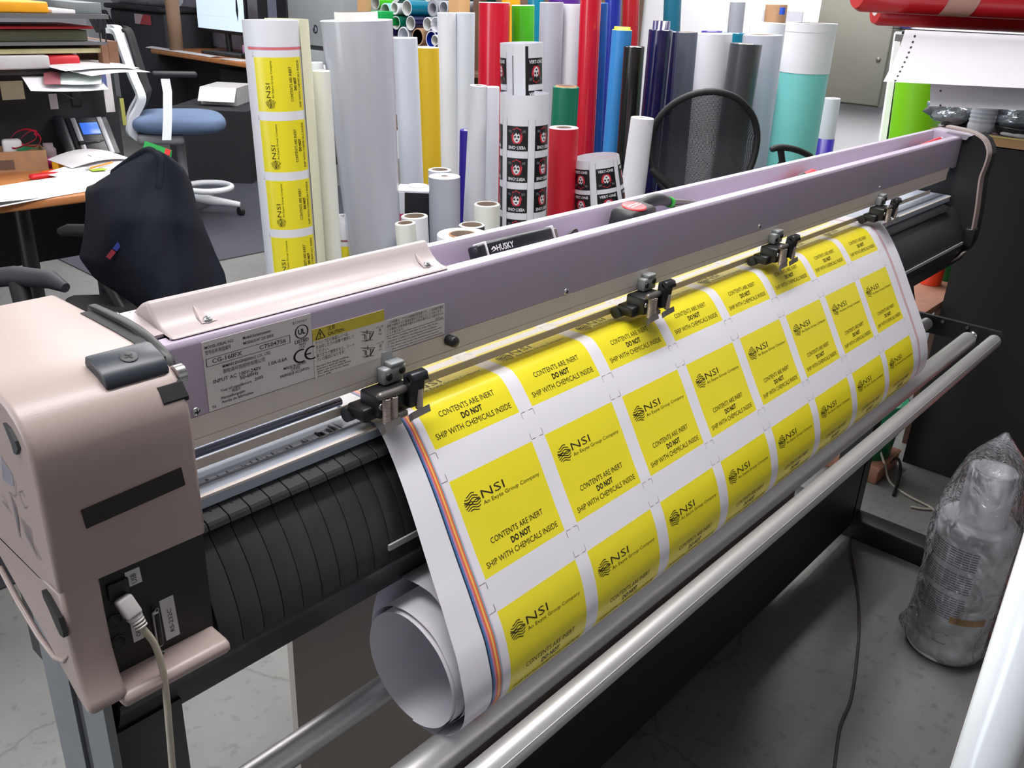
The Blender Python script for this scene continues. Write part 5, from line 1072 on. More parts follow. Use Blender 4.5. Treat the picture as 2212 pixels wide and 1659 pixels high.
for d in (-.28, .28):
    obj('arm_post', MB().ribbon([Q(357, 172, d) + V(0, 0, 0), Q(362, 200, d), Q(362, 260, d), Q(360, 304, d)], frr * .050, .025), CW, bc)
    obj('armrest', MB().rbox(V(-.06, -.035, -.015), V(.19, .035, .015), .012, M=Matrix(((frr.x, fv.x, 0, 0), (frr.y, fv.y, 0, 0), (0, 0, 1, 0), (0, 0, 0, 1))) .copy() if False else Matrix.Translation(Q(352, 160, d)) @ Matrix(((frr.x, fv.x, 0, 0), (frr.y, fv.y, 0, 0), (0, 0, 1, 0), (0, 0, 0, 1)))), mat('arm_black', (34, 35, 40), .6), bc)
base = V(sc_.x, sc_.y, 0)
obj('gas_column', MB().cyl(base + V(0, 0, .08), V(sc_.x, sc_.y, sc_.z - .1), .028), mat('pan_gray', (120, 122, 126), .6), bc)
rp = [Q(450, 404, .05) + (frr * .14 * math.cos(a) + fv * .14 * math.sin(a)) for a in [2 * math.pi * i / 28 for i in range(28)]]; obj('foot_ring', MB().tube(rp, .018, 8, closed=True), CW, bc)
for k in range(5):
    a = k * 2 * math.pi / 5 - .25; e = base + (frr * math.cos(a) + fv * math.sin(a)) * .34 + V(0, 0, .075); obj('base_spoke', MB().tube([base + V(0, 0, .13), (base + e) / 2 + V(0, 0, .06), e], [.035, .030, .018], 8), CW, bc); obj('caster', MB().cyl(e + V(-.014, 0, -.045), e + V(.014, 0, -.045), .029, n=14), BLACKP, bc)
# ------------------------------------------------------------------ far desk along the wall with monitor, copier and gray cabinet
fd = thing('long_desk', 'long desk with an orange wood edge along the far wall', 'desk', (5.05, 8.2, 0))
obj('desk_top', MB().rbox((4.66, 6.2, .715), (5.48, 8.93, .755), .006), DESKW, fd); obj('modesty_panel', MB().box((4.95, 6.25, 0), (4.98, 8.88, .715)), mat('under_dark', (30, 31, 36), .8), fd)
for yy in (6.3, 8.86): obj('side_panel', MB().box((4.70, yy - .015, 0), (5.45, yy + .015, .715)), mat('under_dark', (30, 31, 36), .8), fd)
obj('drawer_unit', MB().rbox((4.78, 7.0, .02), (5.4, 7.9, .66), .01), mat('under_dark', (30, 31, 36), .8), fd)
pn_ = thing('pinboard', 'mottled lavender gray board on the wall behind the monitor', 'board', (5.47, 8.6, .78)); obj('board', MB().box((5.455, 7.2, .76), (5.499, 10.6, 1.75)), mat('lavender_board', (172, 170, 184), .85, noise=.18, nscale=7), pn_)
mo = thing('monitor', 'flat monitor with a bright white screen on the long desk', 'monitor', (5.12, 8.35, .755))
y0, y1 = 8.76, 7.93; zt, zb = 1.28, .965
obj('bezel', MB().rbox((5.11, y1 - .02, zb - .03), (5.145, y0 + .02, zt + .1), .006), BLACKP, mo)
obj('screen', MB().box((5.107, y1, zb), (5.1105, y0, zt + .08)), mat('screen_white', (206, 224, 238), .3, emit=.85, noise=.03), mo)
b = MB(); fs = lambda u, v: V(5.1062, y0 - (y0 - y1) * u, zt - (zt - zb) * v)
poly(b, fs, [(.855, .10), (.885, .10), (.895, .40), (.885, .55), (.88, .75), (.872, .55), (.865, .75), (.858, .55), (.845, .40)]); poly(b, lambda u, v: fs(u, v) + V(-.0004, 0, 0), [(.86, .02), (.88, .02), (.88, .09), (.86, .09)])
obj('screen_figure', b, mat('figure_ink', (40, 44, 58), .5), mo)
b = MB(); stroke(b, fs, [(.02, .62), (.75, .60)], .006); stroke(b, fs, [(.30, .60), (.30, .98)], .004); stroke(b, fs, [(.62, .60), (.62, .98)], .004); obj('screen_lines', b, mat('screen_line', (180, 198, 214), .5, emit=.5), mo)
obj('stand', MB().cyl((5.16, 8.30, .757), (5.15, 8.30, 1.0), .03, n=12).rbox((5.02, 8.16, .7555), (5.28, 8.44, .770), .006), BLACKP, mo)
cpr = thing('copier', 'dark gray copier with a tilted display and a red white sticker', 'copier', (5.0, 9.9, 0))
CPM = mat('copier_dark', (58, 60, 66), .6, noise=.03)
p0 = atX(352, 24, 4.9); p1 = atX(190, 60, 4.9)
obj('body', MB().rbox((4.9, p0.y, .0), (5.44, p0.y + 1.15, p0.z - .02), .03), CPM, cpr); obj('lid', MB().rbox((4.86, p0.y - .02, p0.z - .02), (5.46, p0.y + 1.2, p0.z + .03), .02), mat('copier_lid', (46, 47, 52), .6), cpr)
a_ = atX(290, 29, 4.895); b2 = atX(328, 55, 4.895); fs = lambda u, v: V(4.892, a_.y + (b2.y - a_.y) * u, a_.z + (b2.z - a_.z) * v); b = MB(); poly(b, fs, [(0, 0), (1, 0), (1, 1), (0, 1)], 0); poly(b, lambda u, v: fs(u, v) + V(-.001, 0, 0), [(.55, 0), (1, 0), (1, 1), (.30, 1)], 1)
obj('sticker', b, [mat('sticker_pink', (214, 190, 200), .5), mat('sticker_red', (196, 70, 84), .5)], cpr)
a_ = atX(206, 26, 4.75); b2 = atX(240, 68, 4.75); Md = Matrix.Translation(((4.75 + 4.75) / 2, (a_.y + b2.y) / 2, (a_.z + b2.z) / 2)) @ Matrix.Rotation(math.radians(-24), 4, 'Y')
obj('display', MB().rbox((-.02, -abs(a_.y - b2.y) * .62, -.13), (.02, abs(a_.y - b2.y) * .62, .13), .01, M=Md), mat('display_dark', (30, 31, 38), .4), cpr); obj('display_screen', MB().box((-.0225, -abs(a_.y - b2.y) * .45, -.10), (-.0203, abs(a_.y - b2.y) * .45, .10), M=Md), mat('display_gray', (72, 76, 94), .3), cpr)
obj('display_arm', MB().rbox((-.018, abs(a_.y - b2.y) * .64, -.13), (.018, abs(a_.y - b2.y) * .95, .13), .006, M=Md), mat('pan_gray', (120, 122, 126), .6), cpr); obj('display_neck', MB().box((4.76, (a_.y + b2.y) / 2 - .1, a_.z - .35), (4.92, (a_.y + b2.y) / 2 + .1, a_.z - .13)), CPM, cpr)
p = atX(260, 5, 5.0); wr = thing('wrapped_bundle', 'long bundle in lavender gray plastic above the copier', 'bundle', (5.1, p.y, 1.12)); q0 = atX(355, 8, 5.0); 
obj('bundle', MB().tube([(5.1, q0.y - .05, q0.z + .06), (5.1, q0.y + .4, q0.z + .05), (5.1, q0.y + 1.2, q0.z + .045)], [.09, .10, .10], 14), mat('plastic_lavender', (180, 180, 194), .25, noise=.2, nscale=14, bump=.5, bscale=20), wr)
obj('bracket', MB().box((5.15, q0.y, q0.z - .07), (5.47, q0.y + .02, q0.z - .04)).box((5.08, q0.y, q0.z - .075), (5.20, q0.y + 1.2, q0.z - .045)), DARKG, wr)
p = atX(380, 92, 4.76); ct_ = thing('cardboard_tube', 'brown cardboard tube standing on the far desk left of the monitor', 'tube', (4.76, p.y, .756)); obj('tube', MB().lathe((4.76, p.y, .756), V(0, 0, 1), [(0, .055), (0, .066), (.62, .066), (.62, .055), (.1, .055)], 18), mat('tube_brown', (150, 122, 100), .8), ct_)
obj('end_plug', MB().cyl((4.76, p.y, .757), (4.76, p.y, .77), .054), KRAFT, ct_)
bent('paper_sheet', 'white papers along the edge of the far desk behind the blue chair', 'paper', (4.74, 8.45, .757), .14, 1.2, PAPER, 0, .002, .01, 0); slab('paper_pad', 'white pad near the standing label roll on the far desk', 'paper', 4.67, 4.82, 7.4, 7.66, .756, .764, PAPER, 8)
slab('keyboard', 'dark keyboard in front of the bright monitor', 'keyboard', 4.86, 5.02, 7.7, 8.3, .757, .785, DARKG, 4, .006)
mg = thing('black_mouse_stand', 'black desk lamp foot and pink note beside the monitor', 'stand', (4.95, 7.62, .756)); obj('foot', MB().rbox((4.90, 7.52, .756), (5.04, 7.72, .80), .02), BLACKP, mg); obj('note', MB().rbox((4.93, 7.64, .80), (4.98, 7.72, .87), .004), mat('note_pink', (214, 160, 206), .6), mg)
gcb = thing('gray_cabinet', 'gray upright machine case with a round mark between the label roll and silver roll', 'cabinet', (5.1, 6.75, .756))
GM = mat('cabinet_gray', (146, 152, 154), .5, noise=.02)
yA, yB = atX(622, 40, 4.95).y, atX(742, 40, 4.95).y
obj('case', MB().rbox((4.95, yB, .94), (5.44, yA, 1.65), .008), GM, gcb); obj('lower_case', MB().rbox((4.95, yB, .757), (5.44, yA, .905), .008), GM, gcb); obj('seam', MB().box((4.965, yB + .01, .90), (5.43, yA - .01, .945)), DARKG, gcb)
pc_ = atX(681, 63, 4.948); b = MB(); fs = lambda u, v: V(4.9475, pc_.y - u, pc_.z - v)
stroke(b, fs, [(.028 * math.cos(a), .03 * math.sin(a)) for a in [math.pi * (-.5 + 1.55 * i / 10) for i in range(11)]], .012); stroke(b, fs, [(-.012, -.03), (-.012, .012)], .012); obj('round_mark', b, mat('mark_navy', (44, 46, 70), .5), gcb)
tw = thing('computer_tower', 'black and gray tower standing between monitor and gray cabinet', 'computer', (5.1, 7.35, .756)); ya, yb_ = atX(555, 20, 5.0).y, atX(622, 20, 5.0).y
obj('tower', MB().rbox((5.0, yb_ + .02, .757), (5.42, ya, 1.45), .01), mat('tower_black', (24, 24, 30), .4), tw); obj('gray_stripe', MB().box((4.995, yb_ + .17, .78), (5.001, yb_ + .30, 1.44)), mat('stripe_gray', (110, 116, 134), .4), tw)
slab('paper_ream', 'stack of white paper beside the gray cabinet under its base', 'paper', 4.72, 4.93, yB + .02, yA - .1, .757, .80, PAPER); slab('blue_box', 'blue box in front of the gray cabinet on the far desk', 'box', 4.68, 4.80, yB + .05, yB + .35, .757, .80, F['blue'], 0, .004)
ob = thing('open_carton', 'opened white carton with packing on a low shelf right of the blue chair', 'carton', Q(480, 200, 1.0)); ob.location.z = .55; WL[ob.name] = Vector(ob.location)
c_ = atD(490, 195, 7.0); M = Matrix.Translation((c_.x, c_.y, c_.z - .09)) @ Matrix.Rotation(math.radians(40), 4, 'Z'); obj('carton', MB().box((-.2, -.14, 0), (.2, .14, .13), M=M), mat('carton_gray', (186, 184, 186), .6), ob)
obj('flap', MB().add([M @ V(*p) for p in ((-.2, -.14, .13), (-.2, .14, .13), (-.30, .13, .04), (-.30, -.15, .04), (-.2, -.14, .125), (-.2, .14, .125), (-.30, .13, .035), (-.30, -.15, .035))], [(0, 1, 2, 3), (7, 6, 5, 4), (0, 4, 5, 1), (2, 6, 7, 3), (1, 5, 6, 2), (0, 3, 7, 4)]), PAPER, ob)
M2 = Matrix.Translation((c_.x, c_.y, 0)) @ Matrix.Rotation(math.radians(40), 4, 'Z'); obj('low_shelf', MB().box((-.5, -.3, 0), (.5, .3, c_.z - .0905), M=M2), mat('under_dark', (30, 31, 36), .8), ob)
m2_ = MB().box((-.6, 2.15, .001), (1.72, 3.95, .005)); tag(obj('chair_mat', m2_, mat('mat_dark2', (44, 45, 50), .5, noise=.08, nscale=3)), 'dark floor mat under the near desk and the jacket chair', 'mat')
mt_ = MB().box((1.9, 4.35, .001), (4.3, 6.9, .006)); tag(obj('chair_mat', mt_, mat('mat_dark', (62, 64, 72), .45, noise=.08, nscale=3)), 'dark floor mat under the blue seat chair', 'mat')
# ------------------------------------------------------------------ dark workbench on the right with things on top
wb = thing('workbench', 'dark workbench with a wood edged top at the right', 'workbench', (3.4, -.1, 0))
WBD = mat('workbench_black', (22, 21, 20), .7, noise=.12, nscale=4); TOPW = mat('bench_edge_wood', (172, 132, 84), .6, noise=.12, nscale=9, stretch=(3, .2, 3)); TOPB = mat('bench_top_brown', (120, 96, 92), .5, noise=.06)
obj('cabinet', MB().box((3.00, -1.4, 0), (3.9, .745, 1.085)), WBD, wb)
obj('worktop', MB().box((2.97, -1.5, 1.092), (3.95, .895, 1.118)), TOPW, wb); obj('top_sheet', MB().box((2.972, -1.5, 1.118), (3.95, .893, 1.1205)), TOPB, wb); obj('edge_trim', MB().box((2.9685, -1.5, 1.1175), (2.9725, .895, 1.1212)), mat('trim_yellow', (190, 170, 90), .5), wb)
pp = [(.10, .30), (.42, .22), (.46, .50), (.62, .46), (.66, .74), (.98, .80), (.97, .92), (.60, .90), (.55, .72), (.34, .70), (.30, .52), (.08, .50)]
f = lambda u, v: V(3.02 + .10 * (1 - v), .86 - .16 * u, 1.1209); b = MB(); poly(b, f, pp); q = MB(); q.add([p + V(0, 0, .001) for p in b.v], b.f); n_ = len(b.v)
q.add(list(b.v) + [p + V(0, 0, .001) for p in b.v], [(i, (i + 1) % n_, n_ + (i + 1) % n_, n_ + i) for i in range(n_)]); tag(obj('paper_scrap', q, mat('scrap_white', (206, 196, 202), .8)), 'torn white paper scrap on the brown bench top', 'paper')
CLEARP = mat('clear_plastic', (220, 226, 230), .08, trans=.75, bump=.0, alpha=1)
def crinkle(sc_=9.0, st=1.0, rgb=(196, 200, 206), tr=.45):
    m = mat('crinkled_film_%d' % int(sc_ * 10 + tr * 100), rgb, .12, noise=.0, bump=st, bscale=sc_, trans=tr, coat=.4); return m
pk = thing('wrapped_packet', 'crinkled clear plastic packet on the bench top beside the ribbed bottle', 'packet', (3.10, .80, 1.1206))
ca = atX(2068, 232, 3.12); cb_ = V(3.12, ca.y, ca.z)
def wob(d): return 1 + .10 * math.sin(d.x * 9 + d.z * 7) + .07 * math.sin(d.y * 15 + d.x * 11) + .05 * math.sin(d.z * 23 + d.y * 6)
pb = MB().ball((3.12, ca.y, 1.166), .09, .085, .045, 28, 18, fn=wob); obj('film', pb, mat('crinkle_silver', (150, 156, 162), .10, .55, noise=.35, nscale=22, bump=1.0, bscale=34), pk)
bo = thing('ribbed_bottle', 'clear ribbed plastic bottle standing at the bench edge', 'bottle', (3.02, .69, 1.1206)); cB = atX(2119, 272, 3.03); cB = V(3.03, cB.y, 1.1206); prof_ = [(0, .0001), (0, .034), (.004, .038), (.020, .0385)]
for k in range(7): prof_ += [(.024 + .012 * k, .0375), (.028 + .012 * k, .0355), (.032 + .012 * k, .0375)]
prof_ += [(.112, .037), (.135, .024), (.15, .014), (.165, .014), (.165, .0001)]
obj('bottle', MB().lathe(cB, V(0, 0, 1), prof_, 24), mat('bottle_clear', (186, 190, 198), .12, trans=.35, noise=.03), bo)
fo = thing('foil_bundle', 'crumpled silver foil bundle right of the ribbed bottle', 'foil', (3.1, .45, 1.1206)); cF = atX(2185, 236, 3.14); obj('foil', MB().ball((3.14, cF.y - .03, 1.172), .10, .11, .050, 28, 18, fn=wob), mat('crinkle_silver', (150, 156, 162), .10, .55, noise=.35, nscale=22, bump=1.0, bscale=34), fo)
dp = thing('dark_pan', 'dark shallow tray under the foil bundle', 'tray', (3.06, .50, 1.1206)); cD = atX(2190, 262, 3.06); obj('pan', MB().lathe((3.07, cD.y - .045, 1.1207), V(0, 0, 1), [(0, .0001), (0, .085), (.024, .096), (.026, .096), (.026, .093), (.006, .083), (.006, .0001)], 28), mat('pan_dark', (40, 40, 42), .3, .5, noise=.2), dp)
cg = atX(2200, 285, 3.0); gl = thing('gray_glove', 'gray rag lying at the front edge of the bench', 'rag', (3.0, cg.y - .02, 1.1206)); obj('rag', MB().ball((3.0, cg.y - .03, 1.1275), .028, .075, .0105, 18, 10, fn=lambda d: 1 + .08 * math.sin(9 * d.y)), mat('rag_gray', (150, 150, 152), .8, noise=.1), gl)
# ------------------------------------------------------------------ shelf rack above the bench: red rolls and perforated paper
er = V(.6652, -.7467, 0); efw = V(.7467, .6652, 0)
sr_ = thing('shelf_rack', 'open shelf above the workbench carrying red rolls', 'shelf', atD(2420, 600, 2.15)); sr_.location.z = 1.1215; WL[sr_.name] = Vector(sr_.location)
s0 = atD(2050, 66, 2.12)
def RK(r, d, z): return V(s0.x, s0.y, 0) + er * r + efw * d + V(0, 0, z)
def rkbox(r0, r1, d0, d1, z0, z1): 
    vs = [RK(r, d, z) for r in (r0, r1) for d in (d0, d1) for z in (z0, z1)]; return MB().add(vs, [(0, 1, 3, 2), (4, 6, 7, 5), (0, 4, 5, 1), (2, 3, 7, 6), (0, 2, 6, 4), (1, 5, 7, 3)])
zs = s0.z - .022
obj('board', rkbox(.02, 1.15, .01, .36, zs - .018, zs), mat('shelf_gray', (96, 96, 98), .5), sr_)
for r in (.50, 1.12): obj('upright', rkbox(r, r + .03, .30, .34, 1.1215, 2.2), STEELD, sr_)
RR = mat('film_red_roll', (196, 30, 40), .32, coat=.2, noise=.02)
def redroll(label, r0, d, z, rad, length, taper=1.0):
    a = RK(r0, d, z); t = thing('red_roll', label, 'roll', a - V(0, 0, rad), 'red rolls on the shelf'); o = obj('film', MB().lathe(a, er, [(0, rad * .5), (0, rad * .9), (.012, rad), (length, rad * taper), (length, rad * .5)], 32), RR, t); autosmooth(o, 50)
    obj('core', MB().lathe(a, er, [(-.001, rad * .5), (length + .001, rad * .5), (length + .001, rad * .45), (-.001, rad * .45), (-.001, rad * .5)], 20), CORE, t); return t, a
t1, a1 = redroll('big red roll at the top right picture corner with masking tape', -.21, .07, s0.z + .108, .077, 1.2)
t2, a2 = redroll('lower red roll lying on the perforated paper at top right', -.113, .19, s0.z + .046, .046, 1.1)
tc = RK(.045, 0, 0)
def tapef(u, v): an = math.radians(-158 + 62 * v); return a1 + er * (.195 + .075 * u) + (efw * math.cos(an) + V(0, 0, math.sin(an))) * .0785
obj('masking_tape', MB().grid(lambda u, v: tapef(u, v * (.92 + .05 * math.sin(u * 9))), 6, 8), mat('masking_tape', (206, 158, 144), .7, noise=.05), t1)
def tract(label, rL, rL2, d0, z0, drop, outw, holes, name='perforated_paper', top=.25):
    t = thing(name, label, 'paper', RK(.3, d0, z0 - drop), 'perforated paper hanging off the shelf')
    def f(u, v):                                                             # u along the shelf, v from shelf edge down
        w_ = max(0, v - top) / (1 - top); dd = d0 + .12 * (1 - min(1, v / top)) - outw * w_ ** 1.6; z = z0 - drop * w_ ** .85
        return RK((rL + (rL2 - rL) * w_ ** 1.5) + (1.1 - rL) * u, dd, z)
    b = MB().grid(f, 14, 16).grid(lambda u, v: f(u, v) + efw * .0008, 14, 16); obj('sheet', b, mat('tractor_paper', (222, 220, 226), .6, noise=.015), t)
    hb = MB()
    for k in range(holes):
        v = top + .06 + (.92 - top) * k / (holes - 1) if holes > 3 else top + .25 + .6 * k / (holes - 1) * (1 - top)
        c_ = f(.022, v); e1 = er * .0028; e2 = (f(.022, min(1, v + .02)) - f(.022, v - .02)).normalized() * .0028; nn = e1.cross(e2).normalized() * .0011
        if (c_ + nn - V(0, 0, CAMH)).length > (c_ - nn - V(0, 0, CAMH)).length: nn = -nn
        hb.add([c_ + nn + e1 * math.cos(a) + e2 * math.sin(a) for a in [k2 * math.pi / 4 for k2 in range(8)]], [list(range(8))])
    obj('feed_holes', hb, DARKG, t)
    return t
tract('wide perforated white paper sheet curling down from the shelf', -.103, -.160, .005, s0.z - .003, .114, .075, 10)
tract('short perforated paper peeking out under the wide curled sheet', -.012, -.020, .02, s0.z - .050, .120, .055, 3, top=.35)
# lime roll and lean-to board behind the cutter's far end
vroll('apple green sheet roll leaning behind the far end of the cutter', (1992, 130), 3.55, 96, (1972, 290), F['limeg'], r2=1.15)
wf = thing('leaning_panel', 'white and black edged panel leaning behind the apple green roll', 'panel', atZ(1900, 640, 0)); 
pA, pB = atD(1940, 70, 3.75), atD(1908, 290, 3.75); ax = (pB - pA).normalized(); LL = (pA.z) / -ax.z; pB = pA + ax * LL; WL[wf.name] = pB.copy(); wf.location = pB
obj('white_edge', MB().ribbon([pA, pB], er * .024, .02), PAPER, wf); obj('black_edge', MB().ribbon([pA + er * .022, pB + er * .022], er * .018, .022), BLACKP, wf)
obj('face', MB().ribbon([pA + er * .30 + efw * .05, pB + er * .30 + efw * .05], er * .5, .01), mat('pale_board', (196, 198, 210), .6), wf)
ZP = atX(2004, 668, 2.95).z + .0125
# orange and green rolls, low shelf and buckets between cutter and bench
vroll('orange red roll leaning behind the cutter\'s far leg', (2022, 560), 3.06, 46, (1998, 650), mat('film_orange_red', (224, 62, 24), .4), group='rolls beside the workbench', zb=ZP)
vroll('green roll leaning right of the orange red roll', (2058, 555), 3.12, 48, (2028, 680), mat('film_leaf_green', (10, 124, 66), .4), group='rolls beside the workbench', zb=ZP)
pk2 = atX(2004, 668, 2.95); ls = thing('low_bench', 'low brown plank bench in the gap behind the cutter', 'bench', (3.2, .80, 0))
obj('plank', MB().rbox((2.80, .755, pk2.z - .012), (3.60, .95, pk2.z + .012), .002), mat('plank_brown', (150, 104, 84), .6, noise=.1), ls)
for xx in (3.15, 3.50): obj('support', MB().box((xx, .758, 0), (xx + .03, .80, pk2.z - .0121)), WOODD, ls)
gp_ = V(2.862, .835, .04); gb2 = thing('green_bucket', 'green plastic bucket standing on a small wooden crate behind the rollers', 'bucket', (gp_.x, gp_.y, .06))
obj('pail', MB().lathe((gp_.x, gp_.y, .0605), V(0, 0, 1), [(0, .0001), (0, .078), (.09, .085), (.09, .090), (.10, .090), (.19, .096), (.20, .101), (.205, .101), (.205, .094), (.02, .076)], 28), mat('bucket_green', (10, 120, 74), .3, coat=.2), gb2)
kc = thing('small_crate', 'small brown wooden crate under the green bucket', 'crate', (gp_.x, gp_.y, 0)); obj('crate', MB().rbox((gp_.x - .10, gp_.y - .085, 0.0005), (gp_.x + .10, gp_.y + .12, .060), .003), mat('plank_brown', (150, 104, 84), .6, noise=.1), kc); obj('edge_strip', MB().box((gp_.x - .102, gp_.y - .087, .050), (gp_.x + .102, gp_.y - .0845, .058)), KRAFT, kc)
# cables on the floor
def cable(label, pts, r, m):
    P = [atZ(px, py, max(h, r + .0005)) for px, py, h in pts]; o = obj('floor_cable', MB().tube(crspline(P, 6), r, 7), m); tag(o, label, 'cable')
cable('thin dark cable running across the floor in front of the cutter', [(1842, 1140, 0), (1836, 1180, 0), (1850, 1260, 0), (1856, 1340, 0), (1850, 1430, 0), (1838, 1510, 0), (1815, 1570, 0), (1802, 1660, 0)], .0035, mat('cable_dark', (58, 54, 50), .6))
cable('pale cable looping from the crate to the wrapped tube', [(1897, 960, .12), (1910, 1000, .06), (1922, 1040, 0), (1960, 1070, 0), (2010, 1096, 0), (2020, 1110, 0)], .004, mat('cable_pale', (170, 166, 150), .5))
cable('short pale cable near the cutter foot', [(1968, 1095, 0), (1990, 1099, 0), (2016, 1100, 0)], .004, mat('cable_pale', (170, 166, 150), .5))
cable('black cable behind the cutter foot', [(1875, 1028, 0), (1905, 1010, .03), (1938, 990, .05), (1945, 1020, .02), (1930, 1070, 0)], .005, BLACKP)
# clear bag with tubes, standing on the floor
bg = thing('bagged_tubes', 'gray tube with printed label wrapped in a clear plastic bag on the floor', 'tube', atZ(2035, 1395, 0))
bb = WL[bg.name]; topc = atD(2112, 1060, proj(bb)[2] - .20); 
T2 = V(bb.x, bb.y, 0); topz = .37
def axpt(h): px_t = None; return T2 + V(0, 0, h)
axv = (axpt(1) - axpt(0)).normalized(); R_b = .087
GT = mat('canister_gray', (236, 237, 242), .45, noise=.02)
obj('canister', MB().lathe(axpt(.004), axv, [(0, .0001), (0, R_b - .006), (.008, R_b), (topz - .01, R_b), (topz, R_b - .008), (topz, .055), (topz - .015, .052), (topz - .015, .0001)], 32), GT, bg)
obj('inner_tube', MB().lathe(axpt(topz - .012), axv, [(0, .052), (.145, .054), (.145, .040), (.02, .038), (.02, .0001)], 28), mat('inner_tube', (236, 238, 244), .5, noise=.03), bg)
view = (V(0, 0, CAMH) - axpt(.2)); view -= axv * view.dot(axv); view.normalize(); sd = axv.cross(view).normalized()
def bp(a, h, off=.0008): return axpt(.004) + axv * h + (view * math.cos(a) + sd * math.sin(a)) * (R_b + off)
if proj(bp(.6, .2))[0] < proj(bp(-.6, .2))[0]: sd = -sd
b = MB(); random.seed(11)
for k in range(30):
    if k in (8, 9, 18, 19): continue
    h = topz - .05 - k * .0064; e = 0.30 - .1 * (k > 24) - random.uniform(0, .06)
    for i in range(8): a0, a1_ = -1.25 + (e + 1.25) * i / 8, -1.25 + (e + 1.25) * (i + .86) / 8; stroke(b, lambda u, v: bp(u, v), [(a0, h), (a1_, h)], .0022)
obj('printed_text', b, mat('label_gray_ink', (104, 106, 114), .6), bg)
b = MB()
for i in range(6): poly(b, lambda u, v: bp(u, v, .0009), [(-.02 + .16 * i, .125), (-.02 + .16 * (i + 1), .125), (-.02 + .16 * (i + 1), .143), (-.02 + .16 * i, .143)])
obj('warning_band', b, mat('band_yellow', (206, 150, 36), .5, noise=.15, nscale=120), bg)
b = MB(); stroke(b, lambda u, v: bp(u, v, .0009), [(-1.0, .105), (-.45, .090), (.05, .088), (.05, .062), (-.25, .062), (-.9, .092), (-1.0, .105)], .0016); obj('printed_outline', b, mat('label_gray_ink', (104, 106, 114), .6), bg)
def bag_mat():
    m = bpy.data.materials.new('clear_bag'); m.use_nodes = True; nt = m.node_tree; o = nt.nodes['Material Output']; nt.nodes.remove(nt.nodes['Principled BSDF'])
    tr = nt.nodes.new('ShaderNodeBsdfTransparent'); tr.inputs[0].default_value = (.975, .98, .985, 1); gl = nt.nodes.new('ShaderNodeBsdfGlossy'); gl.inputs['Roughness'].default_value = .12; df = nt.nodes.new('ShaderNodeBsdfDiffuse'); df.inputs[0].default_value = (.6, .62, .66, 1)
    fr = nt.nodes.new('ShaderNodeFresnel'); fr.inputs[0].default_value = 1.5; n = nt.nodes.new('ShaderNodeTexNoise'); n.inputs['Scale'].default_value = 22; n.inputs['Detail'].default_value = 3; n.inputs['Distortion'].default_value = 1.5
    tc = nt.nodes.new('ShaderNodeTexCoord'); bp_ = nt.nodes.new('ShaderNodeBump'); bp_.inputs['Strength'].default_value = 1.0; bp_.inputs['Distance'].default_value = .02
    nt.links.new(tc.outputs['Object'], n.inputs['Vector']); nt.links.new(n.outputs['Fac'], bp_.inputs['Height']); nt.links.new(bp_.outputs[0], gl.inputs['Normal']); nt.links.new(bp_.outputs[0], fr.inputs['Normal'])
    m1 = nt.nodes.new('ShaderNodeMixShader'); m1.inputs[0].default_value = .07; m2 = nt.nodes.new('ShaderNodeMixShader')
    nt.links.new(tr.outputs[0], m1.inputs[1]); nt.links.new(df.outputs[0], m1.inputs[2]); nt.links.new(fr.outputs[0], m2.inputs[0]); nt.links.new(m1.outputs[0], m2.inputs[1]); nt.links.new(gl.outputs[0], m2.inputs[2]); nt.links.new(m2.outputs[0], o.inputs['Surface']); return m
BAG = bag_mat()
def bagf(u, v):
    a = 2 * math.pi * u; h = -.002 + .60 * v
    if v < .08: r = R_b * .9 + .03 * v / .08
    elif v < .62: r = R_b + .010
    elif v < .88: r = R_b + .010 - (R_b - .050) * (v - .62) / .26
    else: r = .060 - .055 * ((v - .88) / .12)
    r *= 1 + .05 * math.sin(a * 3 + v * 9) + .03 * math.sin(a * 7 - v * 15)
    return axpt(max(h, .001)) + (view * math.cos(a) * (1 if v < .8 else 1) + sd * math.sin(a)) * r
obj('plastic_bag', MB().grid(bagf, 36, 40), BAG, bg)
tl = [atZ(2000, 1385, .004), atZ(2040, 1400, .006), atZ(2095, 1405, .006), atZ(2088, 1436, .003), atZ(2050, 1430, .004), atZ(2010, 1402, .003)]
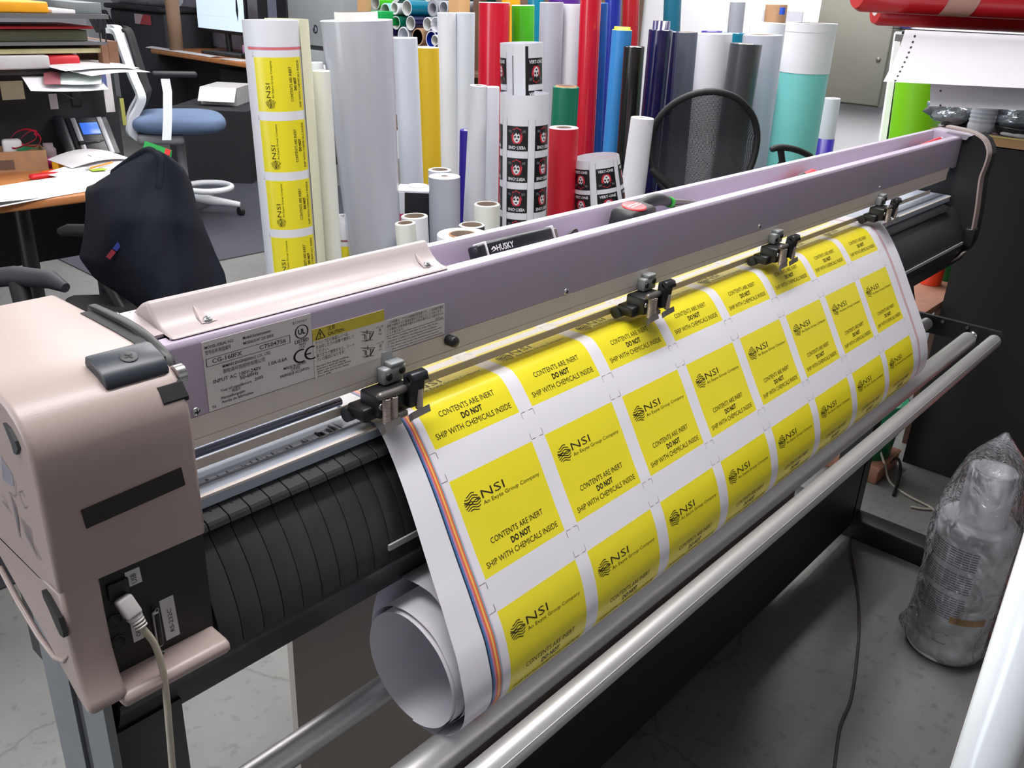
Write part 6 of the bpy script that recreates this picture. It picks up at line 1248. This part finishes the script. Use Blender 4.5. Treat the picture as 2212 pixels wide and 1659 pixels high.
tb = MB().add(tl + [p + V(0, 0, .008 + .004 * (i % 2)) for i, p in enumerate(tl)], [(0, 1, 4, 5), (1, 2, 3, 4), (6, 7, 10, 11), (7, 8, 9, 10)] + [(i, (i + 1) % 6, 6 + (i + 1) % 6, 6 + i) for i in range(6)], 0, True); obj('bag_tail', tb, BAG, bg)
# orange roll and white tube at the right edge
oT, oB = atD(2212, 1200, 2.20), atZ(2158, 1388, .03); oax = (oT - oB).normalized()
orr = thing('orange_roll', 'orange roll leaning on the floor at the right edge', 'roll', oB); obj('film', MB().lathe(oB, oax, [(0, .028), (0, .036), (.6, .036), (.6, .028), (0, .028)], 24), mat('film_orange_red', (224, 62, 24), .4), orr); obj('core', MB().lathe(oB, oax, [(.001, .028), (.001, .024), (.59, .024), (.59, .028)], 20), mat('pink_core', (206, 170, 160), .7), orr)
a_ = oB + oax * .16; vv = (V(0, 0, CAMH) - a_); vv -= oax * vv.dot(oax); vv.normalize(); s2 = oax.cross(vv).normalized(); s2 = s2 if proj(a_ + s2 * .05)[0] > proj(a_)[0] else -s2
b = MB()
for i in range(4): b.add([a_ + oax * (.012 * ((j in (0, 1)) - .5)) + (vv * math.cos(q_) + s2 * math.sin(q_)) * .0365 for j, q_ in enumerate((.3 + .2 * i, .5 + .2 * i, .5 + .2 * i, .3 + .2 * i))], [(0, 1, 2, 3)])
obj('blue_mark', b, F['royal'], orr)
P0 = atD(2124, 1659, .86); P1 = atD(2262, 1240, .79); wax = (P1 - P0).normalized(); P0f = P0 - wax * (P0.z / wax.z); wt = thing('white_tube', 'thick glossy white tube leaning in the lower right corner', 'tube', P0f); LT = 1.30
obj('tube', MB().lathe(P0f, wax, [(.001, .020), (.001, .0258), (LT, .0258), (LT, .022), (LT - .1, .021)], 36), mat('gloss_white', (224, 230, 236), .2, coat=.4, noise=.005), wt)
obj('seam_strip', MB().tube([P0f + wax * .05 + (-s2 * .0255), P0f + wax * (LT - .05) + (-s2 * .0255)], .0010, 6), PAPER, wt)
